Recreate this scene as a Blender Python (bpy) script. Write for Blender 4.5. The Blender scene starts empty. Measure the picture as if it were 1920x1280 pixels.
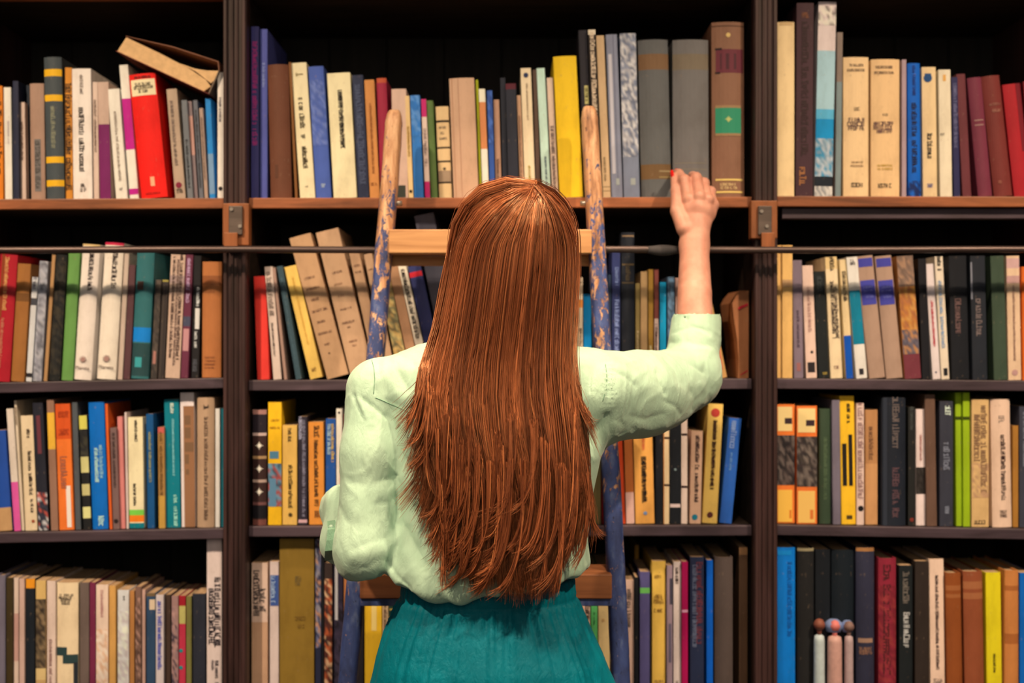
import bpy, math, random
import numpy as np
from mathutils import Vector, Matrix

# ------------------------------------------------------------------ camera, world, lamps, exposure
sc = bpy.context.scene
COL = sc.collection
F = 2415.0          # focal length in pixels of the 1920 x 1280 frame
DS = 2.3            # camera to the plane of the book spines (world y = 0)
CZ = 1.43           # camera height above the floor
cam_d = bpy.data.cameras.new('camera'); cam = bpy.data.objects.new('camera', cam_d); COL.objects.link(cam)
cam.location = (0, -DS, CZ); cam.rotation_euler = (math.pi / 2, 0, 0)
cam_d.sensor_width = 36.0; cam_d.lens = F / 1920 * 36; cam_d.clip_start = 0.05
cam_d.dof.use_dof = True; cam_d.dof.focus_distance = 1.90; cam_d.dof.aperture_fstop = 2.4
sc.camera = cam

w = bpy.data.worlds.new('room_ambience'); sc.world = w; w.use_nodes = True
w.node_tree.nodes['Background'].inputs[0].default_value = (0.92, 0.94, 1.0, 1)
w.node_tree.nodes['Background'].inputs[1].default_value = 0.04

def lamp(name, loc, aim, power, size, color, spot=None):
    if spot:
        d = bpy.data.lights.new(name, 'SPOT'); d.spot_size = math.radians(spot); d.spot_blend = 1.0; d.shadow_soft_size = size
    else:
        d = bpy.data.lights.new(name, 'AREA'); d.shape = 'DISK'; d.size = size
    d.energy = power; d.color = color
    o = bpy.data.objects.new(name, d); COL.objects.link(o)
    o.location = loc
    o.rotation_euler = (Vector(aim) - Vector(loc)).to_track_quat('-Z', 'Y').to_euler()
    return o
WARM = (1.0, 0.71, 0.45)
lamp('ceiling_spot', (-1.45, -1.72, 3.25), (-0.60, 0.0, 0.42), 305, 0.05, WARM, 66)
lamp('ceiling_spot', (0.10, -1.60, 3.30), (0.05, 0.0, 0.46), 112, 0.05, WARM, 66)
lamp('ceiling_spot', (1.50, -1.72, 3.25), (0.62, 0.0, 0.42), 275, 0.05, WARM, 66)
lamp('ceiling_spot', (0.10, -0.72, 3.20), (0.04, -0.36, 1.30), 175, 0.04, WARM, 34)
lamp('fill_panel', (0.0, -3.3, 2.3), (0.0, 0.0, 0.9), 15, 2.0, (1.0, 0.75, 0.52))  # added soft fill from behind the camera, evens out the shelf rows

sc.view_settings.view_transform = 'Standard'; sc.view_settings.look = 'None'
sc.view_settings.exposure = 0.22; sc.view_settings.gamma = 1.0; sc.view_settings.use_curve_mapping = False

# ------------------------------------------------------------------ helpers
def WX(px, D=DS): return (px - 960.0) * D / F
def WZ(py, D=DS): return CZ - (py - 640.0) * D / F
def P(px, py, D): return np.array([WX(px, D), D - DS, WZ(py, D)], dtype=np.float64)

KR = (1.05, 0.76, 0.53)      # colour of the lamp light on a white card
def lin(h):
    h = h.lstrip('#')
    if len(h) == 3: h = ''.join(c * 2 for c in h)
    out = []
    for i, k in zip((0, 2, 4), KR):
        c = int(h[i:i + 2], 16) / 255.0
        c = c / 12.92 if c <= 0.04045 else ((c + 0.055) / 1.055) ** 2.4
        out.append(min(0.88, max(0.004, c / k)))
    return (out[0], out[1], out[2], 1.0)

def mesh_obj(name, verts, faces, mat=None, parent=None, smooth=False, mats=None, fmat=None):
    me = bpy.data.meshes.new(name)
    me.from_pydata([tuple(map(float, v)) for v in verts], [], [tuple(map(int, f)) for f in faces])
    if mats:
        for m in mats: me.materials.append(m)
        if fmat is not None: me.polygons.foreach_set('material_index', np.asarray(fmat, dtype=np.int32))
    elif mat: me.materials.append(mat)
    if smooth: me.polygons.foreach_set('use_smooth', np.ones(len(me.polygons), dtype=bool))
    me.update()
    o = bpy.data.objects.new(name, me); COL.objects.link(o)
    if parent is not None: o.parent = parent
    return o

def fast_mesh(name, V, Q, mat, parent=None, smooth=True):
    """verts (n,3) array and quads (m,4) array"""
    me = bpy.data.meshes.new(name)
    V = np.ascontiguousarray(V, dtype=np.float32); Q = np.ascontiguousarray(Q, dtype=np.int32)
    me.vertices.add(len(V)); me.vertices.foreach_set('co', V.ravel())
    me.loops.add(Q.size); me.loops.foreach_set('vertex_index', Q.ravel())
    me.polygons.add(len(Q)); me.polygons.foreach_set('loop_start', np.arange(0, Q.size, 4, dtype=np.int32))
    me.polygons.foreach_set('loop_total', np.full(len(Q), 4, dtype=np.int32))
    me.update(calc_edges=True); me.validate()
    if smooth: me.polygons.foreach_set('use_smooth', np.ones(len(me.polygons), dtype=bool))
    if mat: me.materials.append(mat)
    o = bpy.data.objects.new(name, me); COL.objects.link(o)
    if parent is not None: o.parent = parent
    return o

def empty(name, loc=(0, 0, 0)):
    o = bpy.data.objects.new(name, None); COL.objects.link(o); o.location = loc; o.empty_display_size = 0.05
    return o
def tag(o, label, cat, group=None, kind=None):
    if label: o['label'] = label
    if cat: o['category'] = cat
    if group: o['group'] = group
    if kind: o['kind'] = kind
    return o

def box_vf(x0, x1, y0, y1, z0, z1):
    v = [(x0, y0, z0), (x1, y0, z0), (x1, y1, z0), (x0, y1, z0), (x0, y0, z1), (x1, y0, z1), (x1, y1, z1), (x0, y1, z1)]
    f = [(0, 3, 2, 1), (4, 5, 6, 7), (0, 1, 5, 4), (1, 2, 6, 5), (2, 3, 7, 6), (3, 0, 4, 7)]
    return v, f
def bev_box(name, x0, x1, y0, y1, z0, z1, mat, parent=None, bev=0.002, tilt=None):
    v, f = box_vf(x0, x1, y0, y1, z0, z1)
    if tilt: v = [(a, b, c + tilt(a)) for a, b, c in v]
    o = mesh_obj(name, v, f, mat, parent)
    if bev:
        m = o.modifiers.new('bevel', 'BEVEL'); m.width = bev; m.segments = 2; m.limit_method = 'ANGLE'
    return o

# ------------------------------------------------------------------ materials
def new_mat(name):
    m = bpy.data.materials.new(name); m.use_nodes = True
    nt = m.node_tree
    return m, nt, nt.nodes['Principled BSDF']
def nd(nt, t, **kw):
    n = nt.nodes.new(t)
    for k, v in kw.items(): setattr(n, k, v)
    return n
def ramp(nt, stops, interp='LINEAR'):
    r = nd(nt, 'ShaderNodeValToRGB'); r.color_ramp.interpolation = interp
    el = r.color_ramp.elements
    while len(el) < len(stops): el.new(0.5)
    for e, (p, c) in zip(el, stops): e.position = p; e.color = c if len(c) == 4 else (*c, 1)
    return r
def noise_uv(nt, scale, mapping_scale=(1, 1, 1), detail=4, rough=0.55, dist=0.0):
    tc = nd(nt, 'ShaderNodeTexCoord'); mp = nd(nt, 'ShaderNodeMapping'); mp.inputs['Scale'].default_value = mapping_scale
    n = nd(nt, 'ShaderNodeTexNoise'); n.inputs['Scale'].default_value = scale; n.inputs['Detail'].default_value = detail
    n.inputs['Roughness'].default_value = rough; n.inputs['Distortion'].default_value = dist
    nt.links.new(tc.outputs['Object'], mp.inputs[0]); nt.links.new(mp.outputs[0], n.inputs['Vector'])
    return n
def mixc(nt, fac, a, b, mode='MIX'):
    m = nd(nt, 'ShaderNodeMix', data_type='RGBA', blend_type=mode)
    for s, v in ((m.inputs[0], fac), (m.inputs[6], a), (m.inputs[7], b)):
        if hasattr(v, 'is_output'): nt.links.new(v, s)
        else: s.default_value = v
    return m.outputs[2]
def bump(nt, b, h, strength, dist=0.002):
    n = nd(nt, 'ShaderNodeBump'); n.inputs['Strength'].default_value = strength; n.inputs['Distance'].default_value = dist
    nt.links.new(h, n.inputs['Height']); nt.links.new(n.outputs[0], b.inputs['Normal'])

def wood_mat(name, c1, c2, sc_=(1, 1, 1), rough=0.5, bstr=0.25, scale=40, spec=0.4):
    m, nt, b = new_mat(name)
    n = noise_uv(nt, scale, sc_, 6, 0.6, 0.6)
    r = ramp(nt, [(0.3, c1), (0.7, c2)]); nt.links.new(n.outputs[0], r.inputs[0])
    nt.links.new(r.outputs[0], b.inputs['Base Color']); b.inputs['Roughness'].default_value = rough
    b.inputs['Specular IOR Level'].default_value = spec
    bump(nt, b, n.outputs[0], bstr, 0.001)
    return m
M_SHELF = wood_mat('shelf_wood_dark', (0.030, 0.022, 0.032), (0.085, 0.062, 0.092), (0.12, 1, 1), 0.5)
M_EDGE = wood_mat('shelf_wood_worn', (0.13, 0.048, 0.022), (0.48, 0.168, 0.070), (0.10, 1, 1), 0.45, scale=45)
M_INSIDE = wood_mat('case_inside_dark', (0.010, 0.009, 0.009), (0.030, 0.021, 0.018), (0.12, 1, 1), 0.7, spec=0.1)
M_POST = wood_mat('post_wood_dark', (0.020, 0.011, 0.011), (0.070, 0.037, 0.040), (1, 1, 0.08), 0.42)
M_BLOCK = wood_mat('bracket_block_wood', (0.14, 0.05, 0.018), (0.36, 0.125, 0.045), (1, 1, 0.15), 0.5)
M_BACK = wood_mat('back_panel_wood', (0.014, 0.016, 0.018), (0.024, 0.024, 0.025), (1, 1, 0.1), 0.7, spec=0.1)
M_FLOOR = wood_mat('floor_boards', (0.05, 0.028, 0.016), (0.12, 0.065, 0.035), (0.1, 1, 1), 0.5)
M_WALL = wood_mat('plaster_dark', (0.02, 0.018, 0.016), (0.03, 0.026, 0.022), (1, 1, 1), 0.9)
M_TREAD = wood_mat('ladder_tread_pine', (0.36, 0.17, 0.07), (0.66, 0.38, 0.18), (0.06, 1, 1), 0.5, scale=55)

def metal_mat(name, col, rough, var=0.5):
    m, nt, b = new_mat(name)
    n = noise_uv(nt, 60, (0.15, 1, 1), 4)
    r = ramp(nt, [(0.3, tuple(c * (1 - var) for c in col)), (0.75, col)]); nt.links.new(n.outputs[0], r.inputs[0])
    nt.links.new(r.outputs[0], b.inputs['Base Color']); b.inputs['Metallic'].default_value = 0.6
    b.inputs['Roughness'].default_value = rough
    bump(nt, b, n.outputs[0], 0.2, 0.0006)
    return m
M_PIPE = metal_mat('dark_iron_pipe', (0.115, 0.085, 0.085), 0.42)
M_PLATE = metal_mat('iron_plate', (0.17, 0.14, 0.13), 0.5)
M_STEEL = metal_mat('steel_bolt', (0.5, 0.47, 0.44), 0.3)

def cover_mat():
    m, nt, b = new_mat('book_cover')
    at = nd(nt, 'ShaderNodeAttribute'); at.attribute_name = 'Col'
    n = noise_uv(nt, 26, (1, 1, 0.45), 5, 0.62); n2 = noise_uv(nt, 170, (1, 1, 0.5), 3, 0.6)
    r = ramp(nt, [(0.25, (0.74, 0.72, 0.70)), (0.55, (1, 1, 1)), (0.8, (1.08, 1.07, 1.05))]); nt.links.new(n.outputs[0], r.inputs[0])
    c = mixc(nt, 1.0, at.outputs['Color'], r.outputs[0], 'MULTIPLY')
    r2 = ramp(nt, [(0.66, (0, 0, 0)), (0.74, (1, 1, 1))]); nt.links.new(n2.outputs[0], r2.inputs[0])
    mm = nd(nt, 'ShaderNodeMath', operation='MULTIPLY'); nt.links.new(r2.outputs[0], mm.inputs[0]); mm.inputs[1].default_value = 0.30
    c = mixc(nt, mm.outputs[0], c, (0.30, 0.23, 0.17, 1))
    nt.links.new(c, b.inputs['Base Color']); b.inputs['Roughness'].default_value = 0.52
    b.inputs['Specular IOR Level'].default_value = 0.2
    bump(nt, b, n2.outputs[0], 0.15, 0.0005)
    return m
M_COVER = cover_mat()
def paper_mat():
    m, nt, b = new_mat('book_paper')
    n = noise_uv(nt, 120, (8, 0.2, 0.2), 3)
    r = ramp(nt, [(0.3, (0.30, 0.20, 0.12)), (0.7, (0.55, 0.40, 0.26))]); nt.links.new(n.outputs[0], r.inputs[0])
    nt.links.new(r.outputs[0], b.inputs['Base Color']); b.inputs['Roughness'].default_value = 0.9
    return m
M_PAPER = paper_mat()
def attr_mat(name, rough=0.6):
    m, nt, b = new_mat(name)
    at = nd(nt, 'ShaderNodeAttribute'); at.attribute_name = 'Col'
    nt.links.new(at.outputs['Color'], b.inputs['Base Color']); b.inputs['Roughness'].default_value = rough
    b.inputs['Specular IOR Level'].default_value = 0.25
    return m
M_INK = attr_mat('printed_ink')
def plain_mat(name, col, rough=0.6, spec=0.4):
    m, nt, b = new_mat(name)
    n = noise_uv(nt, 90, (1, 1, 1), 3)
    r = ramp(nt, [(0.3, tuple(c * 0.8 for c in col[:3])), (0.7, tuple(col[:3]))]); nt.links.new(n.outputs[0], r.inputs[0])
    nt.links.new(r.outputs[0], b.inputs['Base Color']); b.inputs['Roughness'].default_value = rough
    b.inputs['Specular IOR Level'].default_value = spec
    return m
# ------------------------------------------------------------------ the setting: floor, wall behind the bookcase
v, f = box_vf(-3.0, 3.0, -3.4, 0.45, -0.05, 0.0)
tag(mesh_obj('floor', v, f, M_FLOOR), None, None, kind='structure')
v, f = box_vf(-3.0, 3.0, 0.36, 0.45, 0.0, 3.2)
tag(mesh_obj('wall_back', v, f, M_WALL), None, None, kind='structure')

# ------------------------------------------------------------------ bookcase
BC = tag(empty('bookcase', (0, 0.15, 0)), 'tall dark wooden bookcase wall with ribbed posts and worn shelves full of books', 'bookcase')
def bc(o): o.parent = BC; o.matrix_parent_inverse = BC.matrix_world.inverted() if False else Matrix.Translation((0, -0.15, 0)); return o
SH_F = -0.018; SH_B = 0.31
# bays: x range in pixels at the spine plane; shelf tops as (pixel y at first end, pixel y at second end)
BAYX = {'L': (-62, 424), 'M': (470, 1406), 'R': (1453, 1982)}
ROWS = {'T': {'L': (375.5, 373), 'M': (373, 371), 'R': (369.5, 370.5)},
        '2': {'L': (718, 707.5), 'M': (712, 709), 'R': (708.5, 713.5)},
        '3': {'L': (997, 987.5), 'M': (984, 982), 'R': (981, 990)},
        'B': {'L': (1309, 1302), 'M': (1303, 1302), 'R': (1303, 1306)}}
def base_z(row, bay, px):
    a, b = BAYX[bay]; ya, yb = ROWS[row][bay]
    return WZ(ya + (yb - ya) * (px - a) / (b - a))
def board(x0, x1, za, zb, th, mat, yf=SH_F, yb=SH_B, bev=0.0015):
    sl = lambda x: za + (zb - za) * (x - x0) / (x1 - x0)
    v, f = box_vf(x0, x1, yf, yb, -th, 0)
    v = [(a, b, c + sl(a)) for a, b, c in v]
    o = mesh_obj('shelf_board', v, f, mat)
    m = o.modifiers.new('bevel', 'BEVEL'); m.width = bev; m.segments = 2
    return bc(o)
for row in 'T23B':
    for bay in 'LMR':
        a, b = BAYX[bay]
        ya, yb = ROWS[row][bay]
        board(WX(a), WX(b), WZ(ya), WZ(yb), 0.0185, M_INSIDE, -0.006)
        eo = board(WX(a), WX(b), WZ(ya), WZ(yb), 0.0185, M_EDGE if row == 'T' else M_SHELF, SH_F, -0.0062); eo.name = 'shelf_edging'
for bay, (ya, yb) in {'L': (-14, -16), 'M': (-24, -24), 'R': (-26, -26)}.items():   # boards above the top row
    a, b = BAYX[bay]; board(WX(a), WX(b), WZ(ya), WZ(yb), 0.0185, M_INSIDE, 0.0); bc(bev_box('shelf_edging', WX(a), WX(b), SH_F, -0.0002, WZ(yb) - 0.0185, WZ(yb), M_EDGE, None, 0.001))
for bay in 'LMR':                                                                   # lower rows, out of the picture
    a, b = BAYX[bay]
    for z in (0.50, 0.21): board(WX(a), WX(b), z, z, 0.0185, M_SHELF)
a, b = BAYX['R']
bc(bev_box('shelf_batten', WX(a) + 0.012, WX(b), -0.004, 0.02, WZ(410), WZ(390.5), M_SHELF, None, 0.001))
# posts with their mouldings
PZ0, PZ1 = 0.0, 2.32
for c_ in (447.5, 1429.5):
    xc = WX(c_)
    po = bc(bev_box('post', xc - 0.0205, xc + 0.0205, -0.030, -0.004, PZ0, PZ1, M_POST, None, 0.0015))
    bc(bev_box('side_panel', xc - 0.0202, xc + 0.0202, -0.0038, SH_B, PZ0, PZ1, M_INSIDE, None, 0))
    for dx, wd, dp in ((-0.0165, 0.0065, 0.006), (-0.0045, 0.0045, 0.004), (0.0045, 0.0035, 0.003), (0.0160, 0.0070, 0.006)):
        v, f = box_vf(xc + dx - wd / 2, xc + dx + wd / 2, -0.030 - dp, -0.0295, PZ0, PZ1)
        mo = mesh_obj('post_moulding', v, f, M_POST, po)
        m = mo.modifiers.new('bevel', 'BEVEL'); m.width = 0.0018; m.segments = 3
for xa, xb in ((WX(-62) - 0.04, WX(-62)), (WX(1982), WX(1982) + 0.04)):
    bc(bev_box('post', xa, xb, -0.030, SH_B, PZ0, PZ1, M_POST, None, 0.0015))
for bay in 'LMR':                                                                    # back, tongued boards
    a, b = BAYX[bay]; xa, xb = WX(a) - 0.02, WX(b) + 0.02
    n = max(3, int(round((xb - xa) / 0.11)))
    for i in range(n):
        q0 = xa + (xb - xa) * i / n; q1 = xa + (xb - xa) * (i + 1) / n
        bc(bev_box('back_board', q0 + 0.0008, q1 - 0.0008, SH_B, SH_B + 0.012, 0.0, PZ1, M_BACK, None, 0.0012))
# ------------------------------------------------------------------ ladder rail: pipe on two iron hangers
RAIL_Y = -0.066; RD = DS + RAIL_Y
RAIL = tag(empty('ladder_rail', (0, RAIL_Y, WZ(468, RD))), 'dark iron pipe rail running along the bookcase on two hanging brackets', 'rail')
def tube_mesh(pts, r, n=14, closed_ends=True):
    pts = [Vector(p) for p in pts]; V, Fc = [], []
    rs = r if hasattr(r, '__len__') else [r] * len(pts)
    for i, p in enumerate(pts):
        d = (pts[min(i + 1, len(pts) - 1)] - pts[max(i - 1, 0)]).normalized()
        u = d.cross(Vector((0, 1, 0.01)) if abs(d.y) < 0.9 else Vector((1, 0, 0))).normalized(); q = d.cross(u)
        for k in range(n):
            a = 2 * math.pi * k / n; V.append(p + (u * math.cos(a) + q * math.sin(a)) * rs[i])
    for i in range(len(pts) - 1):
        for k in range(n):
            Fc.append((i * n + k, i * n + (k + 1) % n, (i + 1) * n + (k + 1) % n, (i + 1) * n + k))
    if closed_ends:
        Fc.append(tuple(range(n - 1, -1, -1))); Fc.append(tuple((len(pts) - 1) * n + k for k in range(n)))
    return V, Fc
def under(o, root): o.parent = root; o.matrix_parent_inverse = Matrix.Translation(-Vector(root.location)); return o
zr = WZ(468, RD)
xs = np.linspace(-1.005, 1.005, 60)
V, Fc = tube_mesh([(x, RAIL_Y, zr + 0.0006 * math.sin(x * 9)) for x in xs], 0.0060)
under(mesh_obj('pipe', V, Fc, M_PIPE, None, True), RAIL)
zr2 = WZ(470, RD)
V, Fc = tube_mesh([(WX(p, RD), RAIL_Y - 0.001, zr - 0.0012 * math.sin((p - 1215) / 57 * math.pi) + 0.0) for p in np.linspace(1215, 1272, 12)],
                  [0.0064 + 0.0032 * math.sin((p - 1215) / 57 * math.pi) ** 1.5 for p in np.linspace(1215, 1272, 12)])
under(mesh_obj('tape_wrap', V, Fc, plain_mat('grey_rag_tape', (0.055, 0.055, 0.065), 0.8), None, True), RAIL)
for c_, sgn in ((443, 1), (1431, -1)):
    xc = WX(c_, DS - 0.045)
    bk = under(bev_box('bracket_block', xc - 0.0225, xc + 0.0235, -0.052, -0.0285, WZ(460 if sgn > 0 else 447, DS - .05), WZ(381 if sgn > 0 else 376, DS - .05), M_BLOCK, None, 0.0015), RAIL)
    xp = WX(442 if sgn > 0 else 1434, DS - 0.055)
    pl = bev_box('hanger_plate', xp - 0.0120, xp + 0.0120, -0.0575, -0.0518, WZ(440, DS - .055), WZ(386, DS - .055), M_PLATE, None, 0.0012)
    under(pl, RAIL)
    xt = WX(433 if sgn > 0 else 1440, DS - 0.06)
    tg = bev_box('hanger_tongue', xt - 0.0118, xt + 0.0118, -0.0625, -0.0570, zr - 0.004, WZ(436, DS - .06), M_BLOCK, None, 0.0012)
    under(tg, RAIL)
    for (sx, sy) in (((434, 392), (450, 424)) if sgn > 0 else ((1428, 396), (1438, 424))):
        q = P(sx, sy, DS - 0.0585)
        V, Fc = tube_mesh([(q[0], -0.0600, q[2]), (q[0], -0.0575, q[2])], 0.0032, 10)
        s_ = mesh_obj('screw', V, Fc, M_STEEL, pl)
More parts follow.
